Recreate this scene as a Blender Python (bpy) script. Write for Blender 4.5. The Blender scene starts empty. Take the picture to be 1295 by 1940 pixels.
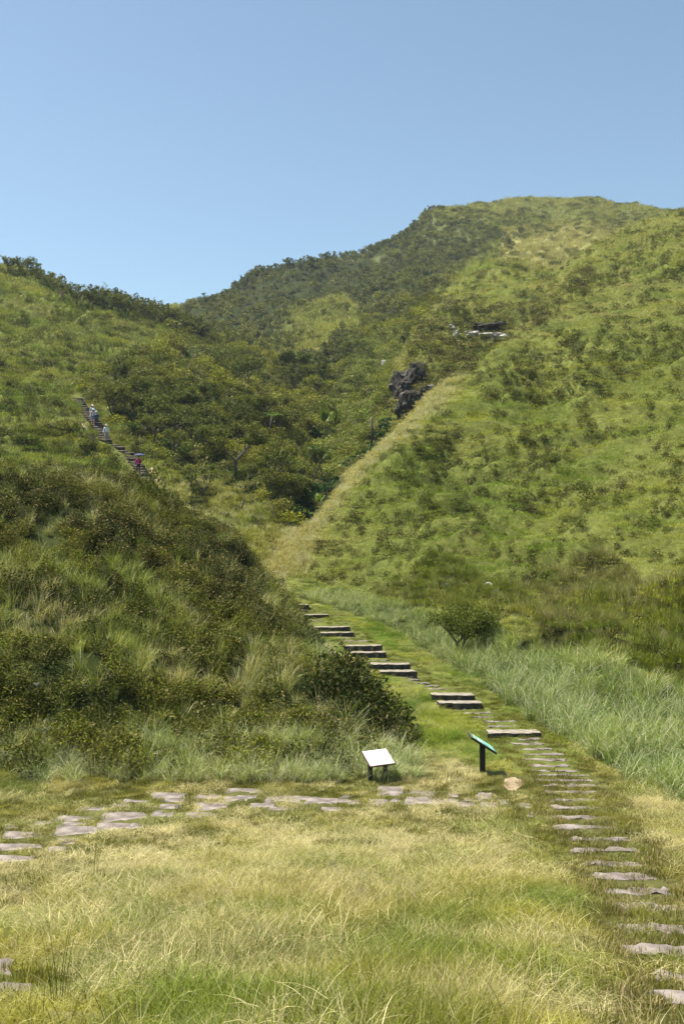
import bpy, bmesh, math, random
import numpy as np
from mathutils import Vector, Matrix, Euler, noise as mnoise

# ------------------------------------------------------------------ camera, sky, sun, exposure
sc = bpy.context.scene
F = 1886.0          # focal length in pixels of the 1295 x 1940 photograph (35 mm lens, upright format)
CX, CY = 647.5, 970.0
cam_d = bpy.data.cameras.new('camera'); cam = bpy.data.objects.new('camera', cam_d)
sc.collection.objects.link(cam); sc.camera = cam
cam.location = (0, 0, 0); cam.rotation_euler = (math.radians(90), 0, 0)
cam_d.sensor_fit = 'VERTICAL'; cam_d.sensor_height = 36; cam_d.sensor_width = 24; cam_d.lens = 35
cam_d.clip_start = 0.1; cam_d.clip_end = 4000
SUN_EL = math.radians(65)
SUN_AZ = math.radians(-80)       # measured from +Y (the viewing direction) towards +X; the sun stands to the left, high
sd = Vector((math.sin(SUN_AZ)*math.cos(SUN_EL), math.cos(SUN_AZ)*math.cos(SUN_EL), math.sin(SUN_EL)))
sun_d = bpy.data.lights.new('sun', 'SUN'); sun_d.energy = 5.0; sun_d.angle = math.radians(0.53)
sun_d.color = (1.0, 0.93, 0.80)
sun = bpy.data.objects.new('sun', sun_d); sc.collection.objects.link(sun)
sun.rotation_euler = sd.to_track_quat('Z', 'Y').to_euler()
sun.location = (-20, 10, 40)
w = bpy.data.worlds.new('World'); sc.world = w; w.use_nodes = True
nt = w.node_tree; nt.nodes.clear()
sky = nt.nodes.new('ShaderNodeTexSky'); sky.sky_type = 'NISHITA'; sky.sun_disc = False
sky.sun_elevation = SUN_EL; sky.sun_rotation = SUN_AZ
sky.altitude = 400; sky.air_density = 0.9; sky.dust_density = 0.9; sky.ozone_density = 0.7
bg = nt.nodes.new('ShaderNodeBackground'); bg.inputs['Strength'].default_value = 0.095
out = nt.nodes.new('ShaderNodeOutputWorld')
tn_ = nt.nodes.new('ShaderNodeMix'); tn_.data_type = 'RGBA'; tn_.blend_type = 'MULTIPLY'; tn_.inputs[0].default_value = 1; tn_.inputs[7].default_value = (.97, 1.02, .92, 1)
nt.links.new(sky.outputs[0], tn_.inputs[6]); nt.links.new(tn_.outputs[2], bg.inputs[0]); nt.links.new(bg.outputs[0], out.inputs[0])
sc.view_settings.view_transform = 'Standard'; sc.view_settings.look = 'None'
sc.view_settings.exposure = 1.0; sc.view_settings.gamma = 1.0; sc.view_settings.use_curve_mapping = False
sc.cycles.max_bounces = 6; sc.cycles.transparent_max_bounces = 4
try: sc.cycles.transmission_bounces = 3; sc.cycles.diffuse_bounces = 3
except Exception: pass

HAZE = 0.00015
rng = np.random.default_rng(7)
random.seed(7)
C = sc.collection

# ------------------------------------------------------------------ helpers
def tag(o, label=None, cat=None, group=None, kind=None):
    if label: o['label'] = label
    if cat: o['category'] = cat
    if group: o['group'] = group
    if kind: o['kind'] = kind
    return o
def link(name, me, mat=None, parent=None):
    o = bpy.data.objects.new(name, me); C.objects.link(o)
    if mat is not None and len(me.materials) == 0: me.materials.append(mat)
    if parent: o.parent = parent
    return o
def empty(name, loc, rz=0):
    o = bpy.data.objects.new(name, None); C.objects.link(o); o.empty_display_size = 0.2
    o.location = loc; o.rotation_euler = (0, 0, rz); return o
def copy_tree(o, parent=None):
    c = o.copy(); C.objects.link(c); c.parent = parent
    for ch in list(o.children):
        copy_tree(ch, c)
    return c
def np_mesh(name, V, Fq, mats=(), mi=None, smooth=False):
    """V (n,3), Fq list of (m,k) face arrays"""
    me = bpy.data.meshes.new(name)
    V = np.asarray(V, dtype=np.float32)
    if not isinstance(Fq, (list, tuple)): Fq = [Fq]
    loops = np.concatenate([f.reshape(-1) for f in Fq]).astype(np.int32)
    sizes = np.concatenate([np.full(len(f), f.shape[1]) for f in Fq]).astype(np.int32)
    starts = np.concatenate([[0], np.cumsum(sizes)[:-1]]).astype(np.int32)
    me.vertices.add(len(V)); me.vertices.foreach_set('co', V.reshape(-1))
    me.loops.add(len(loops)); me.loops.foreach_set('vertex_index', loops)
    me.polygons.add(len(sizes)); me.polygons.foreach_set('loop_start', starts)
    try: me.polygons.foreach_set('loop_total', sizes)
    except Exception: pass
    for m in mats: me.materials.append(m)
    if mi is not None: me.polygons.foreach_set('material_index', np.asarray(mi, dtype=np.int32))
    me.polygons.foreach_set('use_smooth', np.full(len(sizes), smooth))
    me.update(calc_edges=True)
    return me
def f_attr(me, name, data, dom='POINT', typ='FLOAT'):
    a = me.attributes.new(name, typ, dom)
    d = np.asarray(data, dtype=np.int32 if typ == 'INT' else np.float32)
    key = {'FLOAT': 'value', 'INT': 'value', 'FLOAT_VECTOR': 'vector', 'FLOAT_COLOR': 'color'}[typ]
    a.data.foreach_set(key, d.reshape(-1))
# --- numpy value noise
_perm = np.random.default_rng(99).random(65536)
def _h(ix, iy, s):
    return _perm[((ix*73856093) ^ (iy*19349663) ^ (s*83492791)) & 65535]
def vnoise(x, y, s=0):
    ix = np.floor(x).astype(np.int64); iy = np.floor(y).astype(np.int64)
    fx = x-ix; fy = y-iy
    fx = fx*fx*fx*(fx*(fx*6-15)+10); fy = fy*fy*fy*(fy*(fy*6-15)+10)
    a = _h(ix, iy, s); b = _h(ix+1, iy, s); c = _h(ix, iy+1, s); d = _h(ix+1, iy+1, s)
    return (a*(1-fx)+b*fx)*(1-fy)+(c*(1-fx)+d*fx)*fy
def fbm(x, y, s=0, o=4):
    r = 0; a = 0.5; t = 0
    for k in range(o):
        cs, sn = math.cos(k*1.1+.4), math.sin(k*1.1+.4)
        r = r + a*vnoise(x*cs-y*sn, x*sn+y*cs, s+k); t += a; a *= .5; x = x*2.03; y = y*2.03
    return r/t
def sstep(a, b, x):
    t = np.clip((x-a)/(b-a), 0, 1); return t*t*(3-2*t)
def inpoly(u, v, poly):
    u = np.asarray(u, float); v = np.asarray(v, float)
    r = np.zeros(np.broadcast(u, v).shape, bool); n = len(poly)
    for i in range(n):
        x0, y0 = poly[i]; x1, y1 = poly[(i+1) % n]
        if y0 == y1: continue
        c = ((y0 > v) != (y1 > v)) & (u < (x1-x0)*(v-y0)/(y1-y0)+x0)
        r ^= c
    return r
def dpoly(u, v, pts):
    """distance in px to an open polyline"""
    u = np.asarray(u, float); v = np.asarray(v, float); best = np.full(u.shape, 1e9)
    for (x0, y0), (x1, y1) in zip(pts[:-1], pts[1:]):
        dx, dy = x1-x0, y1-y0; t = np.clip(((u-x0)*dx+(v-y0)*dy)/(dx*dx+dy*dy), 0, 1)
        best = np.minimum(best, np.hypot(u-x0-t*dx, v-y0-t*dy))
    return best

# ------------------------------------------------------------------ terrain survey: lines of (bearing u, sight line v, distance Y)
CREST = [(535,1095,57),(560,1052,61),(600,1000,66),(650,940,72),(700,880,78),(760,815,86),(820,760,95),(860,728,100),(907,705,106),(966,645,118),(1045,594,134),(1120,530,155),(1178,466,175)]
PATHC = [(1400,1940,7.0),(1330,1861,8.6),(1290,1810,10),(1230,1723,12.2),(1180,1640,14.6),(1140,1570,17.8),(1105,1500,22),(1040,1440,25),(980,1385,28),(870,1312,33),(750,1260,37),(690,1225,40.5),(635,1185,45),(560,1142,52),(530,1108,58),(520,1080,62)]
FOOT = [(-600,1467,23.5),(0,1467,23.5),(600,1462,23.8),(720,1437,25),(780,1405,26.8),(740,1368,29),(690,1330,31.5),(640,1275,35.5),(590,1225,40),(556,1175,46),(540,1140,51),(528,1108,57)]
MCREST = [(-600,900,40),(-200,902,40.5),(0,906,41),(100,908,42),(180,915,43),(250,942,44),(320,988,45),(400,1032,46),(460,1068,47),(500,1108,48.5),(522,1132,51)]
L = [
 [(-600,2139,5),(1900,2139,5)], [(-600,1942,7),(1900,1940,7)], [(-600,1812,10),(1900,1805,10)],
 [(-600,1690,14),(0,1684,14),(600,1662,14),(1295,1654,14),(1900,1650,14)],
 [(-600,1605,18),(0,1600,18),(600,1580,18),(1250,1567,18),(1900,1560,18)],
 [(-600,1520,22),(0,1512,22),(450,1500,22),(900,1500,22),(1105,1500,22),(1295,1490,22),(1500,1480,22),(1900,1470,22)],
 PATHC, FOOT, MCREST, CREST,
 # mound face
 [(-600,1290,28),(0,1290,28),(300,1285,28.5),(550,1290,29),(640,1330,29)],
 [(-600,1110,33),(0,1115,33),(250,1120,34),(420,1150,35.5),(520,1190,37),(580,1240,36)],
 [(-600,1010,36),(0,1010,36.3),(200,1020,37.5),(350,1060,39),(450,1105,41),(510,1150,44)],
 [(640,1300,32),(600,1270,34.5)], [(560,1210,39),(535,1165,45)],
 # behind mound
 [(-600,940,50),(0,940,52),(150,950,54),(250,972,60),(350,1005,62),(440,1050,60),(490,1090,59)],
 # lower shelf beside the path
 [(1900,1415,26),(1295,1418,26),(1150,1418,26)], [(1900,1360,29),(1295,1366,29),(1180,1362,29.3),(1020,1336,31.4),(930,1285,35),(850,1240,40),(770,1195,45),(690,1160,49),(610,1125,54)],
 [(820,1400,27.5),(900,1390,28)], [(760,1330,31.5),(840,1330,31.8)],
 # right hill
 [(1900,1300,31),(1295,1312,31),(1180,1300,33),(1040,1262,36),(930,1215,40),(850,1180,44),(770,1150,48),(690,1130,52),(610,1110,56)],
 [(1900,1190,34.5),(1295,1200,34.5),(1180,1200,36.5),(1040,1180,40),(930,1150,44),(830,1120,48),(720,1100,53),(620,1085,57.5)],
 [(1900,1110,39),(1295,1115,39),(1180,1115,41.5),(1040,1105,45),(930,1085,49),(800,1060,54),(680,1040,59)],
 [(1900,1000,48),(1295,1000,48),(1100,1000,53),(950,1000,57),(800,985,61),(700,990,63)],
 [(1900,850,64),(1295,850,65),(1100,850,70),(950,860,72.5),(850,850,76.5)],
 [(1900,700,90),(1295,700,91),(1150,700,97),(1010,706,102.5)],
 [(1900,560,122),(1295,560,124),(1180,590,120),(1070,640,114)],
 [(1900,470,148),(1295,480,149),(1230,500,149),(1185,520,147)],
 [(1900,400,178),(1600,405,180),(1295,417,182),(1242,431,184),(1178,458,185),(1113,493,182),(1022,536,176),(957,566,170),(900,582,162),(852,594,155),(810,624,145),(795,650,138)],
 # hollow behind the near crest, outcrop bank
 [(u_, v_+15+max(0, (k_-4)*3), y_*1.065) for k_, (u_, v_, y_) in enumerate(CREST[2:11])],
 [(800,740,120),(860,690,130),(920,660,138),(980,610,150),(1040,575,160)],
 [(790,690,130),(840,640,142),(900,620,152)],
 # gully and its walls
 [(500,1060,66),(560,1000,76),(580,930,95),(590,860,118),(590,790,145),(585,730,178),(592,690,208)],
 [(620,960,84),(650,860,112),(700,765,148),(735,695,180),(745,640,212)],
 [(745,800,118),(765,740,140),(790,660,175),(800,632,195)],
 # flat under the far stair, stairs
 [(520,1080,62),(470,1010,70),(400,960,77),(330,935,81),(281,922,84),(262,901,88),(228,866,92.5),(205,838,97),(183,811,102),(165,783,108),(150,757,114),(190,750,120)],
 [(470,960,80),(440,930,88),(400,900,93)],
 # knoll
 [(240,800,108),(350,810,108),(300,865,98),(380,870,98)],
 [(250,750,118),(350,745,120),(430,800,112),(480,850,105)],
 [(205,722,126),(240,702,131),(280,692,135),(330,690,141),(365,694,150),(402,681,163)],
 [(420,740,135),(480,780,130),(530,830,120)], [(460,710,170),(510,750,160)],
 [(205,734,134),(225,730,137),(262,724,146)],
 # left hill
 [(-600,870,76),(0,872,77),(60,860,82),(120,850,90)],
 [(-600,760,102),(0,765,104),(90,760,112),(150,757,114)],
 [(-600,690,125),(0,700,126),(100,690,138),(190,694,154),(330,672,172)],
 [(-600,590,165),(0,600,166),(100,600,171),(200,620,174),(300,650,178),(390,676,185)],
 [(-600,500,200),(-300,500,203),(0,516,206),(40,524,207),(80,545,208),(117,565,210),(200,586,214),(300,610,222),(380,638,224),(450,664,220),(530,697,214)],
 [(-600,560,260),(0,580,265),(150,620,270),(280,640,275),(380,660,258),(460,690,242),(550,720,235)],
 # far hill
 [(-600,640,350),(0,640,350),(200,612,350),(300,600,352),(380,584,355),(430,568,360),(465,550,370),(482,530,375),(600,506,392),(700,484,410),(745,466,420),(780,446,428),(820,408,436),(850,403,443),(900,394,455),(950,385,466),(1000,380,475),(1100,380,480),(1200,395,480),(1260,412,480),(1500,425,480),(1900,430,480)],
 [(-600,740,520),(0,740,520),(380,690,520),(600,600,540),(820,500,550),(1100,470,555),(1900,520,555)],
 [(380,620,290),(450,625,275),(520,640,262),(600,645,250),(680,640,240)],
 [(480,580,330),(600,580,310),(700,570,300),(780,570,280)],
 [(620,540,350),(720,520,365),(800,470,395),(880,440,410)],
 [(850,605,200),(870,560,222),(900,522,238),(945,499,248),(1000,512,255),(1045,522,262)],
 [(800,600,230),(820,560,250)],
 [(900,536,275),(960,520,285),(1040,530,290)], [(860,520,320),(950,490,330),(1030,470,345),(1120,455,355),(1200,460,360)],
 [(950,430,420),(1050,430,420),(1150,420,430)], [(1100,500,310),(1200,480,320),(1900,480,330)], [(1020,556,205),(1113,520,210),(1200,480,220),(1295,440,220),(1900,440,220)],
]
DIPI = [i for i, q in enumerate(L) if len(q) == 9 and q[0][0] == 600 and q[0][1] == 1015][0]
P = []
for ln in L:
    for (a, b) in zip(ln[:-1], ln[1:]):
        d = math.hypot(a[0]-b[0], 400*(math.log(a[2])-math.log(b[2])))
        n = max(1, int(d/(22 if (ln is CREST or ln is L[DIPI] or ln[0][2] in (350, 520)) else 70)))
        for k in range(n):
            t = k/n; P.append((a[0]*(1-t)+b[0]*t, a[1]*(1-t)+b[1]*t, math.exp(math.log(a[2])*(1-t)+math.log(b[2])*t)))
    P.append(ln[-1])
P = np.array(P); PX = P[:, 0]; PL = 400*np.log(P[:, 2]); PV = P[:, 1]
_, ui = np.unique(np.round(np.stack([PX/6, PL/6], 1)), axis=0, return_index=True)
PX, PL, PV = PX[ui], PL[ui], PV[ui]
def ker(r2): return 0.5*r2*np.log(r2+1e-9)*1e-4
n = len(PX)
K = ker((PX[:, None]-PX)**2+(PL[:, None]-PL)**2)+np.eye(n)*0.01
A = np.zeros((n+3, n+3)); A[:n, :n] = K; Q = np.stack([np.ones(n), PX/1000, PL/1000], 1); A[:n, n:] = Q; A[n:, :n] = Q.T
sol = np.linalg.solve(A, np.concatenate([PV, np.zeros(3)]))
def tps(u, l):
    u = np.clip(u, -600, 1900); shp = u.shape; u = u.ravel(); l = (400*l).ravel(); r = np.empty(u.size)
    for i in range(0, u.size, 20000):
        a = u[i:i+20000]; b = l[i:i+20000]
        r[i:i+20000] = ker((a[:, None]-PX)**2+(b[:, None]-PL)**2) @ sol[:n] + sol[n]+sol[n+1]*a/1000+sol[n+2]*b/1000
    return r.reshape(shp)
cu = np.concatenate([np.arange(-600, -100, 25), np.arange(-100, 1400, 8), np.arange(1400, 1901, 25)]).astype(float)
cl = np.arange(math.log(5), math.log(560)+.01, 0.02)
CVv = tps(*[a for a in np.meshgrid(cu, cl)])
us = np.concatenate([np.arange(-4200, -600, 120), np.arange(-600, -90, 12), np.arange(-90, 1386, 2.6), np.arange(1386, 1900, 12), np.arange(1900, 5500, 120)]).astype(float)
ls = np.linspace(math.log(5), cl[-1], 860)
def bil(grid, gx, gy, x, y):
    x = np.clip(x, gx[0], gx[-1]-1e-6); y = np.clip(y, gy[0], gy[-1]-1e-6)
    i = np.clip(np.searchsorted(gx, x, 'right')-1, 0, len(gx)-2); j = np.clip(np.searchsorted(gy, y, 'right')-1, 0, len(gy)-2)
    fx = (x-gx[i])/(gx[i+1]-gx[i]); fy = (y-gy[j])/(gy[j+1]-gy[j])
    return (grid[j, i]*(1-fx)+grid[j, i+1]*fx)*(1-fy)+(grid[j+1, i]*(1-fx)+grid[j+1, i+1]*fx)*fy
UU, LL = np.meshgrid(us, ls); V0 = bil(CVv, cu, cl, np.clip(UU, -599, 1899), LL)
YY = np.exp(LL); XX = (UU-CX)/F*YY; ZB = (CY-V0)/F*YY
# real relief: cattle terraces that follow the contours, tussocks, hummocks
pathd = dpoly(UU, V0, [(p[0], p[1]) for p in PATHC])*YY/F      # metres, roughly, from the path
flat = np.where(YY < 62, sstep(1.0, 3.0, pathd), 1.0)
flagd = dpoly(UU, V0, [(-100,1620),(0,1600),(200,1560),(420,1520),(700,1508),(940,1518),(1010,1530)])*YY/F
flat = flat*np.where(YY < 26, sstep(.6, 1.6, flagd), 1)
STAIRL = [(290,930),(281,922),(262,901),(228,866),(205,838),(183,811),(165,783),(150,757),(140,752)]
std_ = np.where((YY > 75) & (YY < 125), dpoly(UU, V0, STAIRL), 99.)
flat = flat*(.08+.92*sstep(12, 34, std_))
terr = (fbm(XX*.22+3, ZB*1.35+7, 3, 3)-.5)
def terrace(x, y, zb):
    ph = zb/.95+2.6*fbm(x*.05, y*.05, 201, 3)+.5*fbm(x*.4, y*.4, 202, 2); fr = ph-np.floor(ph); pm = sstep(.38, .60, fbm(x*.11, y*.11, 203, 3)); return fr, pm
tfr, tpm = terrace(XX, YY, ZB)
hum = (fbm(XX*.35, YY*.35, 11, 4)-.5)
big = (fbm(XX*.07, YY*.05, 21, 3)-.5)
tus = (fbm(XX*1.3, YY*1.1, 31, 3)-.5)
isMound = sstep(24, 27, YY)*(1-sstep(50, 56, YY))*(1-sstep(480, 700, UU))*flat
isNear = 1-sstep(22, 25, YY)
isFar = sstep(60, 90, YY)
hill = sstep(28, 36, YY)*np.maximum(sstep(640, 900, UU), sstep(58, 70, YY))
DZ = hill*flat*tpm*(sstep(0, .30, tfr)-tfr)*1.45*np.clip(YY/60, .8, 1.6) + isNear*(hum*.30+tus*.10)*flat + isMound*(hum*.9+tus*.2+(fbm(XX*.13, YY*.16, 51, 2)-.5)*2.2) + hill*flat*(terr*1.9+hum*.9+tus*.3) + isFar*(1-.75*sstep(350, 430, YY))*(big*3.0)*(.1+.9*sstep(14, 60, std_)) + sstep(220, 300, YY)*(1-sstep(380, 430, YY))*big*4
crd = dpoly(UU, V0, [(p[0], p[1]) for p in CREST])
DZ = DZ*np.where((YY > 55) & (YY < 135) & (UU < 1000), .35+.65*np.maximum(sstep(10, 60, crd), np.maximum(sstep(850, 1000, UU), np.maximum(1-sstep(55, 62, YY), sstep(120, 135, YY)))), 1.0)
ZZ = ZB+DZ
VV = CY-ZZ/YY*F
cm = np.minimum.accumulate(VV, axis=0)
prevmin = np.vstack([np.full((1, VV.shape[1]), 5000.), cm[:-1]])
hidden_px = np.maximum(0, VV-prevmin)        # how far below the sight line each ground point lies

def ground(x, y):
    """height of the finished ground"""
    x = np.asarray(x, float); y = np.asarray(y, float)
    yy = np.maximum(y, 5.0); return bil(ZZ, us, ls, x/yy*F+CX, np.log(yy))
def hit(u, v, ymin=5.0, ymax=560):
    """ground point seen along bearing u, sight line v"""
    col = bil(VV, us, ls, np.full(len(ls), float(u)), ls)
    ok = (np.exp(ls) >= ymin)
    j = np.argmax((col <= v) & ok)
    if not ((col <= v) & ok).any():        # above the skyline: stand on the skyline
        j = int(np.argmin(col)); v = -1e9
    if v > -1e8 and j > 0 and col[j-1] > v and ok[j-1]:
        t = (col[j-1]-v)/max(1e-6, col[j-1]-col[j]); l = ls[j-1]*(1-t)+ls[j]*t
    else: l = ls[j]
    y = math.exp(l); x = (u-CX)/F*y
    return Vector((x, y, float(ground(x, y))))
rows_extra = [4, 3, 2, 1, 0, -2, -6, -15, -40]
X5 = XX[0]; Z5 = ZZ[0]
EX = []
for y in rows_extra[::-1]:
    k = 1+(5-y)*.35
    EX.append(np.stack([X5*k, np.full_like(X5, y), np.where(np.full_like(X5, y) > 0, Z5*(y/5)+(-1.75)*(1-y/5), -1.75-.02*y)], 1))
allv = np.concatenate([np.array(EX).reshape(-1, 3), np.stack([XX, YY, ZZ], 2).reshape(-1, 3)])
nc = len(us); nr = len(rows_extra)+len(ls)
idx = np.arange(nr*nc).reshape(nr, nc)
quads = np.stack([idx[:-1, :-1], idx[:-1, 1:], idx[1:, 1:], idx[1:, :-1]], 2).reshape(-1, 4)
# ------------------------------------------------------------------ ground cover classes, in metres from surveyed edges
fY = np.array([p[2] for p in FOOT[1:]]); fU = np.array([p[0] for p in FOOT[1:]]); o_ = np.argsort(fY); fY, fU = fY[o_], fU[o_]
def u_foot(Y): return np.interp(Y, [23.5,23.8,25,26.8,29,31.5,35.5,40,46,51,57], [640,690,740,790,750,700,650,600,563,546,532])
HF = [(-4000,57),(520,57),(610,56),(690,52),(770,48),(850,44),(930,40),(1040,36),(1180,33),(1295,31),(6000,31)]
def y_hill(u): return np.interp(u, [h[0] for h in HF], [h[1] for h in HF])
pu_Y = [p[2] for p in PATHC]; pu_U = [p[0] for p in PATHC]
def path_du(u, Y): return (u-np.interp(Y, pu_Y, pu_U))*Y/F
REED = [(560,1130),(640,1122),(770,1154),(850,1186),(930,1220),(1040,1267),(1180,1307),(1295,1320),(2400,1330),(2400,1560),(1295,1535),(1200,1485),(1110,1425),(1010,1362),(910,1296),(830,1248),(735,1188),(650,1157)]
GULLY = [(150,757),(200,722),(240,702),(330,640),(440,640),(530,700),(600,690),(640,660),(700,600),(740,600),(790,560),(830,590),(800,650),(770,700),(745,800),(700,860),(640,920),(580,990),(550,1000),(480,960),(400,925),(330,905),(300,880),(240,835),(210,800),(185,760)]
OPENG = [(490,668),(540,612),(640,572),(705,592),(655,640),(600,668),(540,695)]
FERN = [(600,860),(640,740),(650,660),(720,610),(790,640),(740,760),(700,850),(620,930)]
FARWOOD = [(330,640),(350,520),(465,500),(600,450),(740,410),(800,395),(835,415),(905,428),(985,450),(985,470),(900,490),(860,520),(830,560),(760,590),(740,640),(700,600),(640,680),(560,690),(500,650),(430,650)]
STONES = [(0,1562,40,1570),(285,1540,330,1548),(362,1506,420,1514),(420,1510,470,1519),(470,1522,520,1530),(550,1509,600,1516),(610,1514,660,1521),(770,1497,806,1504),(800,1516,840,1524),(850,1521,900,1529),(110,1558,170,1565),(300,1513,350,1520),(60,1556,98,1563),(140,1528,200,1536),(350,1540,410,1550),(240,1562,280,1571),(500,1529,560,1536),(440,1507,488,1514),(600,1530,650,1537),(655,1516,686,1524),(830,1514,868,1522),(870,1512,893,1519),(942,1516,968,1524),(85,1606,130,1614),(735,1512,758,1520),(367,1521,432,1537),(424,1494,495,1504),(495,1508,570,1524),(572,1512,640,1527),(284,1502,357,1513),(232,1515,281,1521),(205,1524,249,1529),(295,1524,346,1533),
 (186,1540,278,1560),(181,1561,249,1575),(283,1537,308,1546),(100,1547,178,1556),(100,1567,184,1589),(103,1591,162,1603),(0,1578,70,1594),(-30,1601,81,1614),(-20,1624,76,1636),
 (-20,1826,24,1858),(-30,1867,56,1891),(146,1884,186,1904),(-30,1916,30,1938),(78,1924,196,1944),
 (640,1502,668,1512),(676,1497,704,1504),(711,1490,766,1508),(762,1511,823,1528),(793,1500,829,1510),(840,1503,871,1511),(896,1503,932,1518),(907,1521,942,1531),(690,1515,734,1527),(980,1523,1005,1534),(990,1541,1010,1551)]
# every tread of the lower path: (left, right, sight line, riser px)
TREADS = [(534,583,1141,8),(555,579,1153,0),(560,621,1160,9),(587,623,1173,0),(598,661,1183,10),(606,668,1194,9),(640,668,1206,0),(649,697,1212,0),
 (654,722,1218,13),(666,731,1231,12),(687,729,1243,0),(693,738,1249,0),(702,776,1253,13),(719,787,1267,11),(745,785,1280,0),(755,797,1286,0),(767,814,1292,0),(785,835,1298,0),(799,863,1304,0),
 (819,899,1311,15),(833,913,1326,15),(858,908,1341,0),(878,933,1349,0),(895,940,1357,0),(915,980,1365,0),(922,988,1374,0),(926,1022,1384,9),(965,1026,1399,0),(970,1034,1408,0),(980,1053,1418,0),
 (990,1066,1428,0),(990,1079,1438,0),(1000,1085,1450,0),(1008,1095,1460,0),(1018,1124,1468,0),(1021,1128,1478,0),(1018,1140,1488,0),(1024,1143,1500,0),(1029,1146,1515,0),(1037,1159,1531,0),
 (1044,1173,1549,0),(1054,1178,1569,0),(1072,1195,1590,0),(1080,1206,1612,0),(1096,1225,1638,0),(1120,1250,1664,0),(1140,1282,1692,0),(1160,1310,1724,0),(1172,1335,1765,0),(1190,1370,1808,0),(1230,1410,1858,0),(1248,1450,1905,0)]
SANDY = [[(-1000,-1000)]]
TRAILS = [[(548,1166),(562,1182),(585,1200),(610,1222),(628,1240),(652,1256),(676,1266)],[(268,868),(285,888),(297,905),(306,925)],[(150,788),(157,803),(167,820),(178,833),(190,848)],[(962,1480),(975,1484),(970,1492)]]
def stone_mask(u, v, pad=1.0):
    m = np.zeros(np.shape(u), bool)
    for (a, b, c, d) in STONES:
        m |= (u > a-pad) & (u < c+pad) & (v > b-pad*.6) & (v < d+5+pad*.4)
    return m
TRD = np.array([(a, b, c) for a, b, c, d in TREADS], float)
def tread_mask(u, v, Y):
    m = np.zeros(np.shape(u), bool)
    near = (Y < 62) & (np.abs(path_du(u, Y)) < 2.2)
    ii = np.where(near)
    uu, vv, yy = u[ii], v[ii], Y[ii]; r = np.zeros(len(uu), bool)
    for a, b, c in TRD:
        r |= (uu > a+1) & (uu < b-1) & (vv > c) & (vv < c+ .20*11600/yy**2+np.where(yy > 24, 5, 1))
    m[ii] = r; return m

gu = np.concatenate([np.arange(-420, -90, 12), np.arange(-90, 1386, 5), np.arange(1386, 1740, 12)]).astype(float)
gl = np.arange(math.log(5.05), math.log(520), 0.008)
GU, GL = np.meshgrid(gu, gl); GY = np.exp(GL); GX = (GU-CX)/F*GY
GZ = bil(ZZ, us, ls, GU, GL); GV = CY-GZ/GY*F; GH = bil(hidden_px, us, ls, GU, GL)
GB = CY-bil(ZB, us, ls, GU, GL)/GY*F
CELL = np.gradient(gu)[None, :]*0.008*GY**2/F*np.ones_like(GU)      # square metres of ground per cell
_gy = np.gradient(GZ, axis=0)/(0.008*GY); _gx = np.gradient(GZ, axis=1)/(np.gradient(gu)[None, :]*GY/F)
CELL = CELL*np.clip(np.sqrt(1+_gx**2+_gy**2), 1, 3.5)
def classes(u, v, Y):
    c = {}
    Xw = (u-CX)/F*Y; wk = np.clip((Y-60)/60, 0, 1); uw = u+wk*70*(fbm(Xw*.09, Y*.07, 301, 3)-.5); vw = v+wk*60*(fbm(Xw*.09, Y*.07, 302, 3)-.5)
    hy = y_hill(u); uf = u_foot(Y)
    c['meadow'] = (Y < 23.5)
    c['mound'] = (Y >= 23.4) & (Y < 57) & (u < uf)
    c['shelf'] = (Y >= 23.4) & (~c['mound']) & (Y < hy) & (u > 500) & (Y < 62)
    c['reed'] = inpoly(u, v, REED) & (Y > 16) & (Y < 60) & (Y < hy+1)
    far = inpoly(uw, vw, FARWOOD) & (Y > 185) & ~inpoly(uw, vw, OPENG)
    c['farwood'] = far
    c['gully'] = inpoly(uw, vw, GULLY) & (Y > 60) & (~far) & (Y < 260)
    c['fern'] = inpoly(uw, vw, FERN) & (Y > 70) & (Y < 230)
    c['bank'] = (Y >= hy) & (Y < 62) & (u > 700) & (v > 1075+.06*(1295-u)+25*np.sin(u*.021)) & (v < 1400)
    c['hillside'] = ~(c['meadow'] | c['mound'] | c['shelf'] | c['gully'] | far)
    return c
K_ = classes(GU, GB, GY)
cr = dpoly(GU, GB, [(p[0]-4, p[1]-4) for p in CREST[:8]])
crm_ = (1-sstep(9, 40, cr*(.7+.6*fbm(GX*.3, GY*.3, 5))))*((GY > 54) & (GY < 108))
leftpale = ((GU < 600) & (GU > 300) & (GB > 925) & (GB < 1100) & (GY > 57) & (GY < 90))
PALE = np.clip(crm_*.95+leftpale*(.15+.5*fbm(GX*.25, GY*.25, 6)), 0, 1)
PATHM = (1-sstep(.75, 1.25, np.abs(path_du(GU, GY))))*(GY < 62)
FLAG = (GY < 26)*(1-sstep(.5, 1.1, dpoly(GU, GB, [(-300,1640),(0,1600),(200,1557),(420,1517),(700,1508),(940,1518),(1010,1532)])*GY/F)*1.0)
FLAG = np.maximum(FLAG, (1-sstep(30, 70, dpoly(GU, GB, [(-200,1850),(40,1880),(200,1930),(260,1990)])))*(GY < 9))
def col3(a, b, t): return np.asarray(a)[None, :]*(1-t[:, None])+np.asarray(b)[None, :]*t[:, None]

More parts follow.
